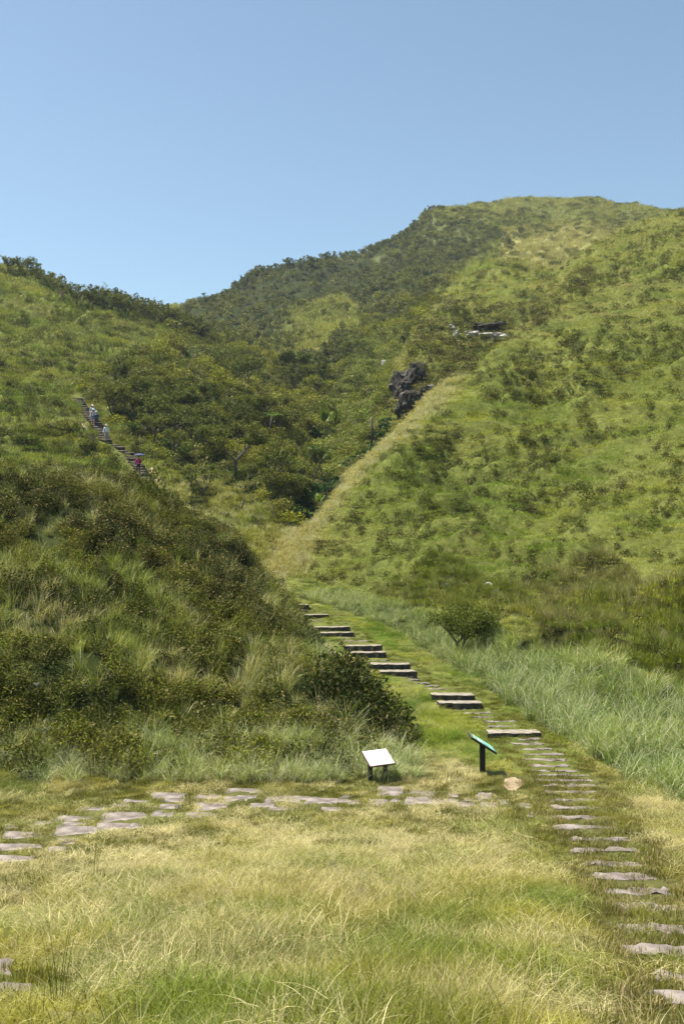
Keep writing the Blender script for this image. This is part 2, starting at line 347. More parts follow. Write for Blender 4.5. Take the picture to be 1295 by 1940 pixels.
# ------------------------------------------------------------------ materials
def mat(name):
    m = bpy.data.materials.new(name); m.use_nodes = True
    n = m.node_tree.nodes; n.clear(); o = n.new('ShaderNodeOutputMaterial'); return m, n, m.node_tree.links, o
def mathn(n, l, op, a, b=None, clamp=False):
    x = n.new('ShaderNodeMath'); x.operation = op; x.use_clamp = clamp
    for i, s in enumerate((a, b)):
        if s is None: continue
        if isinstance(s, (int, float)): x.inputs[i].default_value = s
        else: l.new(s, x.inputs[i])
    return x.outputs[0]
def mixc(n, l, f, a, b, mode='MIX'):
    x = n.new('ShaderNodeMix'); x.data_type = 'RGBA'; x.blend_type = mode
    for s, k in ((f, 0), (a, 6), (b, 7)):
        if isinstance(s, (int, float)): x.inputs[k].default_value = s
        elif isinstance(s, tuple): x.inputs[k].default_value = (*s, 1)
        else: l.new(s, x.inputs[k])
    return x.outputs[2]
def foliage_shader(n, l, o, colsock, trans=.3, rough=.5, spec=.35):
    b = n.new('ShaderNodeBsdfPrincipled'); l.new(colsock, b.inputs['Base Color'])
    b.inputs['Roughness'].default_value = rough; b.inputs['Specular IOR Level'].default_value = spec
    t = n.new('ShaderNodeBsdfTranslucent')
    tc = mixc(n, l, 1.0, colsock, (1.0, 1.0, .55), 'MULTIPLY'); l.new(tc, t.inputs['Color'])
    m = n.new('ShaderNodeMixShader'); m.inputs[0].default_value = trans
    l.new(b.outputs[0], m.inputs[1]); l.new(t.outputs[0], m.inputs[2]); l.new(m.outputs[0], o.inputs[0])
def inst_foliage(name, trans=.3, rough=.5, spec=.35):
    m, n, l, o = mat(name)
    def att(a, t='INSTANCER'):
        x = n.new('ShaderNodeAttribute'); x.attribute_type = t; x.attribute_name = a; return x
    t1, t2, dr, br = att('tint'), att('tint2'), att('dry'), att('br', 'GEOMETRY')
    f = mathn(n, l, 'SUBTRACT', dr.outputs['Fac'], br.outputs['Fac'])
    f = mathn(n, l, 'MULTIPLY', f, 7.0); f = mathn(n, l, 'ADD', f, .5, True)
    c = mixc(n, l, f, t1.outputs['Color'], t2.outputs['Color'])
    b2 = att('br2', 'GEOMETRY'); g = mathn(n, l, 'MULTIPLY', b2.outputs['Fac'], 1.0); g = mathn(n, l, 'ADD', g, .55)
    x = n.new('ShaderNodeVectorMath'); x.operation = 'SCALE'; l.new(c, x.inputs[0]); l.new(g, x.inputs['Scale'])
    foliage_shader(n, l, o, x.outputs[0], trans, rough, spec); return m
def leaf_mat(name, c1, c2, trans=.3, rough=.45, spec=.4, objvar=.5):
    m, n, l, o = mat(name)
    a = n.new('ShaderNodeAttribute'); a.attribute_name = 'br'; c = mixc(n, l, a.outputs['Fac'], c1, c2)
    oi = n.new('ShaderNodeObjectInfo'); g = mathn(n, l, 'MULTIPLY', oi.outputs['Random'], objvar); g = mathn(n, l, 'ADD', g, 1-objvar/2)
    x = n.new('ShaderNodeVectorMath'); x.operation = 'SCALE'; l.new(c, x.inputs[0]); l.new(g, x.inputs['Scale'])
    foliage_shader(n, l, o, x.outputs[0], trans, rough, spec); return m
def solid(name, c, c2=None, scale=8, rough=.8, bump=.3, spec=.3, metallic=0, detail=6, bscale=None, thr=(.35, .65)):
    m, n, l, o = mat(name); b = n.new('ShaderNodeBsdfPrincipled'); l.new(b.outputs[0], o.inputs[0])
    b.inputs['Roughness'].default_value = rough; b.inputs['Specular IOR Level'].default_value = spec; b.inputs['Metallic'].default_value = metallic
    tc = n.new('ShaderNodeTexCoord')
    nz = n.new('ShaderNodeTexNoise'); nz.inputs['Scale'].default_value = scale; nz.inputs['Detail'].default_value = detail; l.new(tc.outputs['Object'], nz.inputs['Vector'])
    if c2:
        r = n.new('ShaderNodeValToRGB'); r.color_ramp.elements[0].color = (*c, 1); r.color_ramp.elements[1].color = (*c2, 1)
        r.color_ramp.elements[0].position = thr[0]; r.color_ramp.elements[1].position = thr[1]
        l.new(nz.outputs['Fac'], r.inputs[0]); l.new(r.outputs[0], b.inputs['Base Color'])
    else: b.inputs['Base Color'].default_value = (*c, 1)
    if bump:
        n2 = n.new('ShaderNodeTexNoise'); n2.inputs['Scale'].default_value = bscale or scale*3; n2.inputs['Detail'].default_value = 8; l.new(tc.outputs['Object'], n2.inputs['Vector'])
        bp = n.new('ShaderNodeBump'); bp.inputs['Strength'].default_value = bump; bp.inputs['Distance'].default_value = .03; l.new(n2.outputs['Fac'], bp.inputs['Height']); l.new(bp.outputs[0], b.inputs['Normal'])
    return m
M_grass = inst_foliage('grass_blades', .32, .5, .3)
M_reed = inst_foliage('reed_blades', .28, .5, .4)
M_leaf = inst_foliage('scrub_leaves', .22, .7, .15)

# ------------------------------------------------------------------ the ground sheet
m_ground, n, l, o = mat('soil_and_turf')
b = n.new('ShaderNodeBsdfPrincipled'); l.new(b.outputs[0], o.inputs[0]); b.inputs['Roughness'].default_value = .95; b.inputs['Specular IOR Level'].default_value = .1
a = n.new('ShaderNodeAttribute'); a.attribute_name = 'Col'
tc = n.new('ShaderNodeTexCoord'); nz = n.new('ShaderNodeTexNoise'); nz.inputs['Scale'].default_value = 2.2; nz.inputs['Detail'].default_value = 9; nz.inputs['Roughness'].default_value = .7
l.new(tc.outputs['Object'], nz.inputs['Vector'])
nz3 = n.new('ShaderNodeTexNoise'); nz3.inputs['Scale'].default_value = .35; nz3.inputs['Detail'].default_value = 6; nz3.inputs['Roughness'].default_value = .65; l.new(tc.outputs['Object'], nz3.inputs['Vector'])
g = mathn(n, l, 'MULTIPLY', nz.outputs['Fac'], 2.0); g3 = mathn(n, l, 'MULTIPLY', nz3.outputs['Fac'], 1.6); g = mathn(n, l, 'ADD', g, g3); g = mathn(n, l, 'SUBTRACT', g, .8)
x = n.new('ShaderNodeVectorMath'); x.operation = 'SCALE'; l.new(a.outputs['Color'], x.inputs[0]); l.new(g, x.inputs['Scale']); l.new(x.outputs[0], b.inputs['Base Color'])
bp = n.new('ShaderNodeBump'); bp.inputs['Strength'].default_value = .6; bp.inputs['Distance'].default_value = .12; l.new(nz.outputs['Fac'], bp.inputs['Height']); l.new(bp.outputs[0], b.inputs['Normal'])
VB = CY-ZB/YY*F
kc = classes(UU, VB, YY)
GR, DG, ST, SO = np.array([.070,.092,.016]), np.array([.034,.044,.011]), np.array([.17,.16,.05]), np.array([.15,.11,.06])
nn = fbm(XX*.18, YY*.18, 41, 4)[..., None]
Cc = np.empty(XX.shape+(3,)); Cc[:] = GR
Cc = Cc*(1-.5*nn)+ST*.5*nn
def put(m, c, k=1.0):
    global Cc
    m = (np.asarray(m, float)*k)[..., None]; Cc = Cc*(1-m)+np.asarray(c)*m
put(kc['meadow'], GR*.6+SO*.3); put(kc['mound'], DG*.8); put(kc['reed'], DG); put(kc['gully'], DG*1.1); put(kc['farwood'], DG*.8); put(kc['bank'], DG*.8+SO*.15)
put(kc['fern'], [.05,.075,.018])
f_ = sstep(.45, .62, fbm(XX*.05, YY*.03, 43, 3))*(YY > 300)*(VB < 500); put(f_, [.13,.145,.055], .6); put((YY > 260) & (UU > 950) & (VB > 428), [.24,.225,.08], .8)
if False: pass
cols = np.concatenate([np.tile(np.append(GR, 1), (len(rows_extra)*nc, 1)), np.concatenate([Cc, np.ones(XX.shape+(1,))], 2).reshape(-1, 4)])
me = np_mesh('hillside_terrain', allv, quads, [m_ground], smooth=True); f_attr(me, 'Col', cols, 'POINT', 'FLOAT_COLOR')
tag(link('terrain', me), kind='structure')

# ------------------------------------------------------------------ plant pieces
def blades(n, rad, h, w, bend, seg=3, wind=.3, hv=.45, seed=0, flop=0.0):
    r = np.random.default_rng(seed)
    a = r.random(n)*2*np.pi; rr = rad*np.sqrt(r.random(n)); base = np.stack([rr*np.cos(a), rr*np.sin(a), np.full(n, -.03*h)], 1)
    az = a+r.normal(0, .9, n) if flop < .5 else r.random(n)*2*np.pi
    hh = h*(1-hv*r.random(n)); bb = bend*(.35+r.random(n)*1.1)
    d = np.stack([np.cos(az)+wind*2, np.sin(az), np.zeros(n)], 1); d /= np.maximum(.25, np.linalg.norm(d, axis=1))[:, None]
    wa = r.random(n)*np.pi; wd = np.stack([np.cos(wa), np.sin(wa), np.zeros(n)], 1)
    V = []
    for k in range(seg+1):
        t = k/seg; ang = bb*t
        # arc: the blade leans over progressively
        hx = hh*(1-np.cos(ang))/np.maximum(bb, .05); hz = hh*np.sin(ang)/np.maximum(bb, .05)
        p = base+d*hx[:, None]+np.stack([0*hz, 0*hz, hz], 1)
        ww = w*(1-t**1.6)*(.7+.6*r.random(n))+w*.06
        V.append(p-wd*ww[:, None]/2); V.append(p+wd*ww[:, None]/2)
    V = np.stack(V, 1); m = 2*(seg+1); I = np.arange(n)[:, None]*m
    Fq = np.concatenate([I+np.array([[2*k, 2*k+1, 2*k+3, 2*k+2]]) for k in range(seg)], 0)
    return V.reshape(-1, 3), Fq, np.repeat(r.random(n), m), np.repeat(r.random(n), m)
def leaves(n, rx, rz, size, seed=0, lobes=5, zc=None, asp=.45, shell=.55):
    r = np.random.default_rng(seed)
    lc = r.normal(0, 1, (lobes, 3)); lc /= np.linalg.norm(lc, axis=1)[:, None]; lc[:, 2] = np.abs(lc[:, 2])*.8; lc *= .5
    k = r.integers(0, lobes, n); d = r.normal(0, 1, (n, 3)); d /= np.linalg.norm(d, axis=1)[:, None]
    rad = (shell+(1-shell)*r.random(n)**.5)*(.35+.3*r.random(lobes))[k]
    p = (lc[k]+d*rad[:, None])*np.array([rx, rx, rz])+np.array([0, 0, rz*.5 if zc is None else zc])
    ax = r.normal(0, 1, (n, 3))+d*.6+np.array([0, 0, .3]); ax /= np.linalg.norm(ax, axis=1)[:, None]
    sd_ = np.cross(ax, r.normal(0, 1, (n, 3))); sd_ /= np.linalg.norm(sd_, axis=1)[:, None]
    s = size*(.6+.8*r.random(n))[:, None]
    V = np.stack([p-ax*s*.5, p+sd_*s*asp*.5, p+ax*s*.5, p-sd_*s*asp*.5], 1).reshape(-1, 3)
    return V, np.arange(4*n).reshape(n, 4), np.repeat(r.random(n), 4), np.repeat(r.random(n), 4)
def join(*parts):
    V = []; Fs = []; B = []; B2 = []; off = 0
    for v, f, b1, b2 in parts:
        V.append(v); Fs.append(f+off); B.append(b1); B2.append(b2); off += len(v)
    return np.concatenate(V), np.concatenate(Fs), np.concatenate(B), np.concatenate(B2)
def veg_mesh(name, parts, m):
    V, Fq, b1, b2 = join(*parts); me = np_mesh(name, V, Fq, [m]); f_attr(me, 'br', b1); f_attr(me, 'br2', b2); return me
def piece_set(name, meshes):
    col = bpy.data.collections.new(name)
    for i, me in enumerate(meshes):
        o = bpy.data.objects.new('%s_%02d' % (name, i), me); col.objects.link(o)
    return col
def gn_for(col, name):
    g = bpy.data.node_groups.new(name, 'GeometryNodeTree')
    g.interface.new_socket('Geometry', in_out='INPUT', socket_type='NodeSocketGeometry'); g.interface.new_socket('Geometry', in_out='OUTPUT', socket_type='NodeSocketGeometry')
    N = g.nodes; Lk = g.links; gi = N.new('NodeGroupInput'); go = N.new('NodeGroupOutput')
    ci = N.new('GeometryNodeCollectionInfo'); ci.inputs['Collection'].default_value = col; ci.inputs['Separate Children'].default_value = True; ci.inputs['Reset Children'].default_value = True
    ip = N.new('GeometryNodeInstanceOnPoints'); ip.inputs['Pick Instance'].default_value = True
    def na(nm, ty):
        x = N.new('GeometryNodeInputNamedAttribute'); x.data_type = ty; x.inputs['Name'].default_value = nm; return x.outputs['Attribute']
    Lk.new(gi.outputs[0], ip.inputs['Points']); Lk.new(ci.outputs[0], ip.inputs['Instance']); Lk.new(na('idx', 'INT'), ip.inputs['Instance Index'])
    Lk.new(na('rot', 'FLOAT_VECTOR'), ip.inputs['Rotation']); Lk.new(na('scl', 'FLOAT_VECTOR'), ip.inputs['Scale']); Lk.new(ip.outputs[0], go.inputs[0])
    return g
NINST = {}
def scatter(name, label, cat, col, dens, size, tints, dry, hpx=1.0, tilt=.15, sink=0.0, rotf=None, vis=True, seed=0):
    """dens: instances per m2 on the survey cells; tints: function (X,Y,u,v,n)->(tint,tint2)"""
    r = np.random.default_rng(1000+seed)
    wgt = dens*CELL
    if vis: wgt = wgt*(GH < hpx*F/GY+6)
    cnt = r.poisson(wgt); jj, ii = np.nonzero(cnt); rep = cnt[jj, ii]; jj = np.repeat(jj, rep); ii = np.repeat(ii, rep); N_ = len(jj)
    du = np.gradient(gu)[ii]
    u = gu[ii]+(r.random(N_)-.5)*du; lg = gl[jj]+(r.random(N_)-.5)*.008; Y = np.exp(lg); X = (u-CX)/F*Y; Z = bil(ZZ, us, ls, u, lg); v = CY-Z/Y*F
    if name in CLEAR:
        tr_ = np.min([dpoly(u, v, t_)*Y/F for t_ in TRAILS], axis=0)
        keep = (tr_ > np.where(Y > 60, .35, .14)) & ~(stone_mask(u, v, -1.0) | (tread_mask(u, v, Y) & (r.random(N_) > np.where(v > 1540, .32, .08))))
        u, Y, X, Z, v, jj, ii, lg = [q[keep] for q in (u, Y, X, Z, v, jj, ii, lg)]; N_ = len(u)
    s = size(X, Y, u, v, r); s = s if s.ndim == 2 else np.stack([s, s, s], 1)
    Z = Z-sink*s[:, 2]
    t1, t2 = tints(X, Y, u, v, r, jj, ii); t1 = t1*np.array([1.32, 1.16, .80]); d = dry(X, Y, u, v, r, jj, ii)
    rot = np.stack([r.normal(0, tilt, N_), r.normal(0, tilt, N_), r.random(N_)*2*np.pi if rotf is None else rotf(X, Y, r)], 1)
    me = bpy.data.meshes.new(name); me.vertices.add(N_); me.vertices.foreach_set('co', np.stack([X, Y, Z], 1).astype(np.float32).reshape(-1))
    f_attr(me, 'rot', rot, typ='FLOAT_VECTOR'); f_attr(me, 'scl', s, typ='FLOAT_VECTOR'); f_attr(me, 'idx', r.integers(0, len(col.objects), N_), typ='INT')
    f_attr(me, 'tint', t1, typ='FLOAT_VECTOR'); f_attr(me, 'tint2', t2, typ='FLOAT_VECTOR'); f_attr(me, 'dry', np.clip(d, 0, 1))
    o = bpy.data.objects.new(name, me); C.objects.link(o)
    md = o.modifiers.new('scatter', 'NODES'); md.node_group = gn_for(col, name+'_nodes')
    tag(o, label, cat, kind='stuff'); NINST[name] = N_
    return o
CLEAR = {'meadow_grass', 'stubble_grass', 'dry_grass'}
# ------------------------------------------------------------------ ground cover
def vary(base, r, n, a=.18): return np.asarray(base)[None, :]*(1+r.normal(0, a, (n, 1)))
flow = lambda X, Y, r: .6+2.6*(fbm(X*.35+9, Y*.35, 61, 2)-.5)*2+r.normal(0, .9, len(X))
noiseG = lambda s, k, X, Y: fbm(X*k, Y*k, s, 3)
# meadow: fine hair grass
fine = piece_set('fine_grass', [veg_mesh('fine_grass', [blades(430, .30, .36, .0036, 1.75, 5, .15, .55, s, flop=1)], M_grass) for s in range(5)])
def meadow_t(X, Y, u, v, r, jj, ii):
    n = len(X); g = noiseG(71, .9, X, Y)
    a = col3([.105,.155,.018], [.20,.215,.038], sstep(.35, .65, g)); a = np.where((Y > 25)[:, None], a*np.array([1.0,1.2,.9]), a); return a*(1+r.normal(0, .14, (n, 1))), vary([.52,.455,.23], r, n, .18)
STRAWP = [(-200,1650),(300,1600),(560,1545),(840,1560),(900,1640),(800,1720),(640,1760),(520,1900),(300,1780),(-200,1800)]
def meadow_d(X, Y, u, v, r, jj, ii):
    g = noiseG(72, 1.1, X*1.0, Y)*.75+.25*noiseG(74, .35, X, Y); core = 1-sstep(0, 130, dpoly(u, v, [(60,1700),(250,1660),(600,1600),(830,1610)])-60)
    core2 = (1-sstep(20, 60, dpoly(u, v, [(760,1480),(860,1490)])))
    band = (1-sstep(40, 110, dpoly(u, v, [(1180,1420),(1260,1520),(1295,1640)])))*.5
    return .08+.5*sstep(.38, .66, g)+.30*core+.6*core2+band*.5-.28*(Y > 26)-.06*(1-sstep(40, 160, dpoly(u, v, [(-100,1880),(250,1860),(420,1840)])))
mdens = K_['meadow']*(1-.6*FLAG)*(1-.9*PATHM)*np.interp(GY, [5, 12, 24], [26, 22, 18])
mdens = mdens+K_['shelf']*(~K_['reed'])*(1-.9*PATHM)*11
mdens = mdens*(1-.85*(K_['reed']))
lowleft = (1-sstep(60, 200, dpoly(GU, GB, [(-100,1880),(150,1860),(330,1880)])))
def meadow_s(X, Y, u, v, r):
    z = np.exp(r.normal(0, .22, len(X))); h = (.55+.9*noiseG(73, .8, X, Y))
    h = h*np.where(Y > 23.5, .55, 1)*np.where(Y < 26, .25+.75*sstep(.5, 2.0, dpoly(u, v, [(-300,1640),(0,1600),(200,1557),(420,1517),(700,1508),(940,1518),(1010,1532)])*Y/F), 1)
    h = h*(.4+.6*sstep(.9, 2.2, np.abs(path_du(u, Y))))
    h = h*np.where(Y < 9.5, .28+.72*sstep(25, 130, dpoly(u, v, [(-200,1850),(40,1885),(200,1950)])), 1)
    return np.stack([z, z, z*h], 1)
scatter('meadow_grass', 'fine straw and green hair grass covering the near meadow', 'grass', fine, mdens, meadow_s, meadow_t, meadow_d, rotf=flow, seed=1)
# stubble between treads and flagstones
stub = piece_set('stubble', [veg_mesh('stubble', [blades(90, .16, .10, .007, .8, 2, .1, .6, 20+s)], M_grass) for s in range(3)])
sd1 = np.maximum(PATHM*(GY < 62), FLAG)*np.interp(GY, [5, 20, 30, 60], [42, 34, 20, 10])
sd1 = np.maximum(sd1, 9.*(1-sstep(22, 28, dpoly(GU, GB, STAIRL)))*(GY > 76)*(GY < 122)*sstep(8, 11, dpoly(GU, GB, STAIRL)))
def stub_t(X, Y, u, v, r, jj, ii):
    n = len(X); g = noiseG(75, 1.3, X, Y); return col3([.08,.12,.014], [.16,.17,.03], g)*(1+r.normal(0, .2, (n, 1))), vary([.34,.27,.13], r, n, .2)
scatter('stubble_grass', 'short trodden grass between the path slabs and flagstones', 'grass', stub, sd1, lambda X, Y, u, v, r: (.6+.7*r.random(len(X)))*np.where(Y > 70, 2.2, np.where(Y > 30, .8, 1)), stub_t,
        lambda X, Y, u, v, r, jj, ii: np.where(np.abs(path_du(u, Y)) < 1.3, np.interp(Y, [8, 22, 30, 60], [.5, .35, .15, .08]), .2)*(.5+noiseG(76, 1.5, X, Y)), seed=2)
# tall arching grass
reedp = piece_set('reed', [veg_mesh('reed', [blades(80, .22, 1.1, .013, 1.75, 5, .2, .55, 40+s)], M_reed) for s in range(5)])
BACK = (GY > 22.9)*(GY < 25.6)*(GU < 800)*(GU > -500)*(1-sstep(650, 860, GU)*.6)
BACK = BACK*(1-sstep(0, 1.2, (GY-25.2)))
endm = (1-sstep(20, 70, dpoly(GU, GB, [(650,1322),(712,1372)])))*(GY < 36)
edge = (K_['mound'] & (GY > 25) & (GU > u_foot(GY)-4.0/GY*F*.5) & (GU > 560)).astype(float)
def reed_t(X, Y, u, v, r, jj, ii):
    n = len(X); g = noiseG(77, .4, X, Y); return col3([.09,.175,.020], [.21,.29,.075], sstep(.3, .7, g))*(1+r.normal(0, .15, (n, 1))), vary([.46,.47,.27], r, n, .15)
def reed_s(X, Y, u, v, r):
    z = .62+.5*r.random(len(X)); z = z*(.7+.6*noiseG(78, .3, X, Y)); z = z*np.where(Y > 40, .75, 1)
    return z*np.where((Y < 25.8) & (u < 800), .72, 1)
scatter('tall_grass', 'tall arching silvery green grass along the foot of the slopes', 'grass', reedp, K_['reed']*7.5+BACK*11+edge*3*(1-endm), reed_s, reed_t,
        lambda X, Y, u, v, r, jj, ii: .25+.4*noiseG(79, .5, X, Y)+.25*((u < 800) & (Y < 26)), hpx=1.6, seed=3, rotf=lambda X, Y, r: -.2+r.normal(0, 1.1, len(X)))
# mound: mixed scrub, silvergrass and dead stalks
scr = piece_set('scrub', [veg_mesh('scrub', [leaves(520, .55, .6, .075, 60+s), blades(22, .3, .8, .012, 1.1, 3, .1, .4, 80+s)], M_leaf) for s in range(5)])
sil = piece_set('silvergrass', [veg_mesh('silvergrass', [blades(60, .16, .85, .015, 1.3, 4, .25, .5, 100+s), blades(14, .1, 1.1, .008, .5, 3, .1, .3, 120+s)], M_reed) for s in range(5)])
mn = fbm(GX*.28, GY*.28, 81, 3); darkz = 1-sstep(30, 110, dpoly(GU, GB, [(20,960),(180,985),(420,1090)]))
lowm = sstep(1290, 1340, GB)*(GY < 34)
endm = (1-sstep(20, 70, dpoly(GU, GB, [(650,1322),(712,1372)])))*(GY < 36)
grassz = np.clip(sstep(.42, .6, mn)*.9+.6*(1-sstep(60, 190, dpoly(GU, GB, [(-50,1140),(150,1170),(300,1230)]))) -.7*darkz-.7*lowm-.6*endm, .16, 1)
Md = K_['mound'].astype(float)
def mound_t(X, Y, u, v, r, jj, ii):
    n = len(X); g = noiseG(83, .35, X, Y); return col3([.022,.038,.006], [.095,.118,.016], sstep(.3, .7, g))*(1+r.normal(0, .25, (n, 1))), vary([.19,.15,.055], r, n, .25)
scatter('mound_scrub', 'dark tangled scrub covering the near mound', 'scrub', scr, Md*3.2*(1-.5*grassz), lambda X, Y, u, v, r: np.stack([.75+.6*r.random(len(X))]*2+[.5+.7*r.random(len(X))], 1)*(1+.7*(1-sstep(20, 70, dpoly(u, v, [(650,1322),(712,1372)]))))[:, None], mound_t,
        lambda X, Y, u, v, r, jj, ii: .06+.2*noiseG(84, .5, X, Y)+.12*darkz[jj, ii], hpx=4, sink=.1, seed=4)
scatter('silvergrass', 'silvergrass tussocks growing through the mound scrub', 'grass', sil, Md*6*grassz, lambda X, Y, u, v, r: .6+.55*r.random(len(X)),
        lambda X, Y, u, v, r, jj, ii: (col3([.09,.16,.020], [.20,.25,.055], noiseG(85, .3, X, Y))*(1+r.normal(0, .2, (len(X), 1))), vary([.50,.44,.24], r, len(X), .2)),
        lambda X, Y, u, v, r, jj, ii: .15+.45*sstep(.4, .7, noiseG(86, .4, X, Y)), hpx=4, seed=5)
# right bank: drooping brownish tussocks
scatter('bank_tussocks', 'drooping olive and tan tussocks on the steep bank', 'grass', sil, K_['bank']*7, lambda X, Y, u, v, r: (.5+.5*r.random(len(X))),
        lambda X, Y, u, v, r, jj, ii: (col3([.085,.13,.014], [.16,.20,.03], noiseG(87, .3, X, Y))*(1+r.normal(0, .2, (len(X), 1))), vary([.28,.24,.11], r, len(X), .2)),
        lambda X, Y, u, v, r, jj, ii: .08+.45*sstep(.4, .68, noiseG(88, .35, X, Y)), hpx=1.2, seed=6)
# open hillsides
turf = piece_set('turf', [veg_mesh('turf', [blades(110, .5, .26, .012, 1.1, 2, .3, .6, 140+s, flop=1)], M_grass) for s in range(5)])
Hs = K_['hillside'] | K_['bank']
lvl = np.clip(GY/45, 1, 4.5)
stairclear = sstep(13, 22, dpoly(GU, GB, [(281,922),(262,901),(228,866),(205,838),(183,811),(165,783),(150,757)])*np.interp(GB, [750, 920], [1.15, .8]))*sstep(2, 6, dpoly(GU, GB, TRAILS[1]))*sstep(2, 7, dpoly(GU, GB, TRAILS[2]))*sstep(6, 12, dpoly(GU, GB, [(345,702),(400,680)]))
hd = Hs*7.5/lvl**1.5*np.where(GY > 260, .0, 1)*stairclear
CR = lambda jj, ii: PALE[jj, ii]
def hill_t(X, Y, u, v, r, jj, ii):
    n = len(X); g = noiseG(91, .12, X, Y); g2 = noiseG(92, .5, X, Y)
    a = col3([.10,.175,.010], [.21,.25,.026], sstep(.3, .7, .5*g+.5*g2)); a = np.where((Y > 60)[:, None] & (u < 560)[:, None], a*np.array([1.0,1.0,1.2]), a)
    kb = inpoly(u, v, [(795,605),(845,550),(900,505),(945,490),(1000,500),(1045,515),(1000,560),(900,590)]) & (Y > 185); a = np.where(kb[:, None], a*np.array([1.25,1.25,1.0]), a)
    return a*(1+r.normal(0, .15, (n, 1))), vary([.42,.37,.13], r, n, .14)
def hill_d(X, Y, u, v, r, jj, ii):
    up = sstep(70, 130, Y)*(u > 600); tr = fbm(X*.22+3, v*.02, 3, 3)
    zb_ = (CY-v)/F*Y; st = sstep(.45, .62, fbm(X*.06, zb_*1.1, 207, 3)); plate = ((Y > 260) & (u > 940) & (v > 428))
    return .08+.30*sstep(.45, .7, noiseG(93, .16, X, Y))+up*(.10+.45*st)+.6*plate+.75*CR(jj, ii)+.2*((v > 1000) & (u < 800) & (u > 500))
def hill_s(X, Y, u, v, r):
    l = np.clip(Y/45, 1, 4.5)**.8; a = l*(.75+.5*r.random(len(X))); return np.stack([a, a, np.where((Y > 42) & (u > 600), .5, 1)*a**.75*(.7+.6*noiseG(94, .8, X, Y))], 1)
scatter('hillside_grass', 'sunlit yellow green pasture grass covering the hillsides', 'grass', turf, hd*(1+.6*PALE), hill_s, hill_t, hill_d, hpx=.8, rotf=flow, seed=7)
# pale streaming grass on the near crest and the hollow before it
scatter('pale_grass', 'pale wind combed grass on the spine of the right hill', 'grass', sil, (PALE > .15)*(GY > 56)*4.5*PALE, lambda X, Y, u, v, r: .5+.4*r.random(len(X)),
        lambda X, Y, u, v, r, jj, ii: (vary([.22,.26,.085], r, len(X), .2), vary([.56,.53,.32], r, len(X), .12)), lambda X, Y, u, v, r, jj, ii: .65+.3*r.random(len(X)), hpx=1.0, seed=8,
        rotf=lambda X, Y, r: 2.6+r.normal(0, .5, len(X)))
# dark tufts and low scrub on the slopes
tuf = piece_set('tuft', [veg_mesh('tuft', [leaves(150, .42, .42, .085, 160+s), blades(40, .3, .45, .014, 1.1, 2, .1, .5, 170+s)], M_leaf) for s in range(5)])
gfr, gpm = terrace(GX, GY, bil(ZB, us, ls, GU, GL)); riser = ((gfr < .34) | (gfr > .93))*gpm
tband = fbm(GX*.22+3, bil(ZB, us, ls, GU, GL)*1.35+7, 3, 3); tn = fbm(GX*.3, GY*.3, 95, 3)
td = stairclear*Hs*(GY < 330)*(.10+3.4*riser+2.0*sstep(.50, .58, .5*tn+.5*(1-tband)))/np.clip(GY/45, 1, 4)**1.35*(1-PALE)*np.where((GU < 560) & (GY > 60), 1.5, 1)
def tuft_t(X, Y, u, v, r, jj, ii): return col3([.014,.028,.004], [.048,.070,.010], noiseG(96, .4, X, Y))*(1+r.normal(0, .22, (len(X), 1))), vary([.21,.18,.075], r, len(X), .2)
scatter('low_scrub', 'low dark tufts and scrub dotted along the hillside terraces', 'scrub', tuf, td, lambda X, Y, u, v, r: np.stack([np.clip(Y/55, .75, 2.2)*(.5+.7*r.random(len(X)))]*2+[np.clip(Y/55, .75, 1.8)*(.45+.6*r.random(len(X)))], 1), tuft_t,
        lambda X, Y, u, v, r, jj, ii: .15+.3*r.random(len(X)), hpx=.8, sink=.1, seed=9)
OUT = [(770,790),(750,760),(775,700),(800,640),(850,598),(930,588),(1000,596),(1045,600),(1000,632),(950,660),(905,712),(850,745),(815,770)]
HOL = [(1000,590),(1040,548),(1120,530),(1130,545),(1070,590),(1010,625)]
oc = (inpoly(GU, GB, OUT) & (GY > 96) & (GY < 185)) | (inpoly(GU, GB, HOL) & (GY > 130) & (GY < 190))
scatter('outcrop_scrub', 'rough dark grass and scrub draping the rocky outcrop bank', 'scrub', tuf, oc*1.1*(.35+fbm(GX*.2, GY*.2, 106, 3)), lambda X, Y, u, v, r: (1.2+1.2*r.random(len(X))), tuft_t, lambda X, Y, u, v, r, jj, ii: .25+.35*noiseG(107, .3, X, Y), hpx=1, sink=.1, seed=21)
# gully and knoll thicket
bush = piece_set('bush', [veg_mesh('bush', [leaves(620, 1.05, 1.1, .16, 180+s, lobes=7)], M_leaf) for s in range(6)])
fern = K_['fern']; gd = K_['gully']*(1-.75*fern)*(1-.8*PALE)
def bush_t(X, Y, u, v, r, jj, ii):
    g = noiseG(97, .13, X, Y); return col3([.06,.095,.012], [.185,.215,.032], sstep(.3, .7, g))*(1+r.normal(0, .28, (len(X), 1))), vary([.15,.13,.06], r, len(X), .25)
scatter('thicket', 'dense mixed thicket filling the gully and covering the knoll', 'thicket', bush, gd*.19*stairclear/np.clip(GY/90, 1, 2)**.7, lambda X, Y, u, v, r: np.stack([.7+.8*r.random(len(X))]*2+[.5+.75*r.random(len(X))], 1)*np.clip(Y/90, 1, 1.6)[:, None], bush_t,
        lambda X, Y, u, v, r, jj, ii: .05+.3*noiseG(98, .2, X, Y), hpx=2.5, sink=.12, seed=10)
gap = piece_set('undergrowth', [veg_mesh('undergrowth', [leaves(260, .9, .45, .14, 200+s, lobes=6), blades(50, .5, .7, .02, 1.2, 2, .2, .5, 210+s)], M_leaf) for s in range(5)])
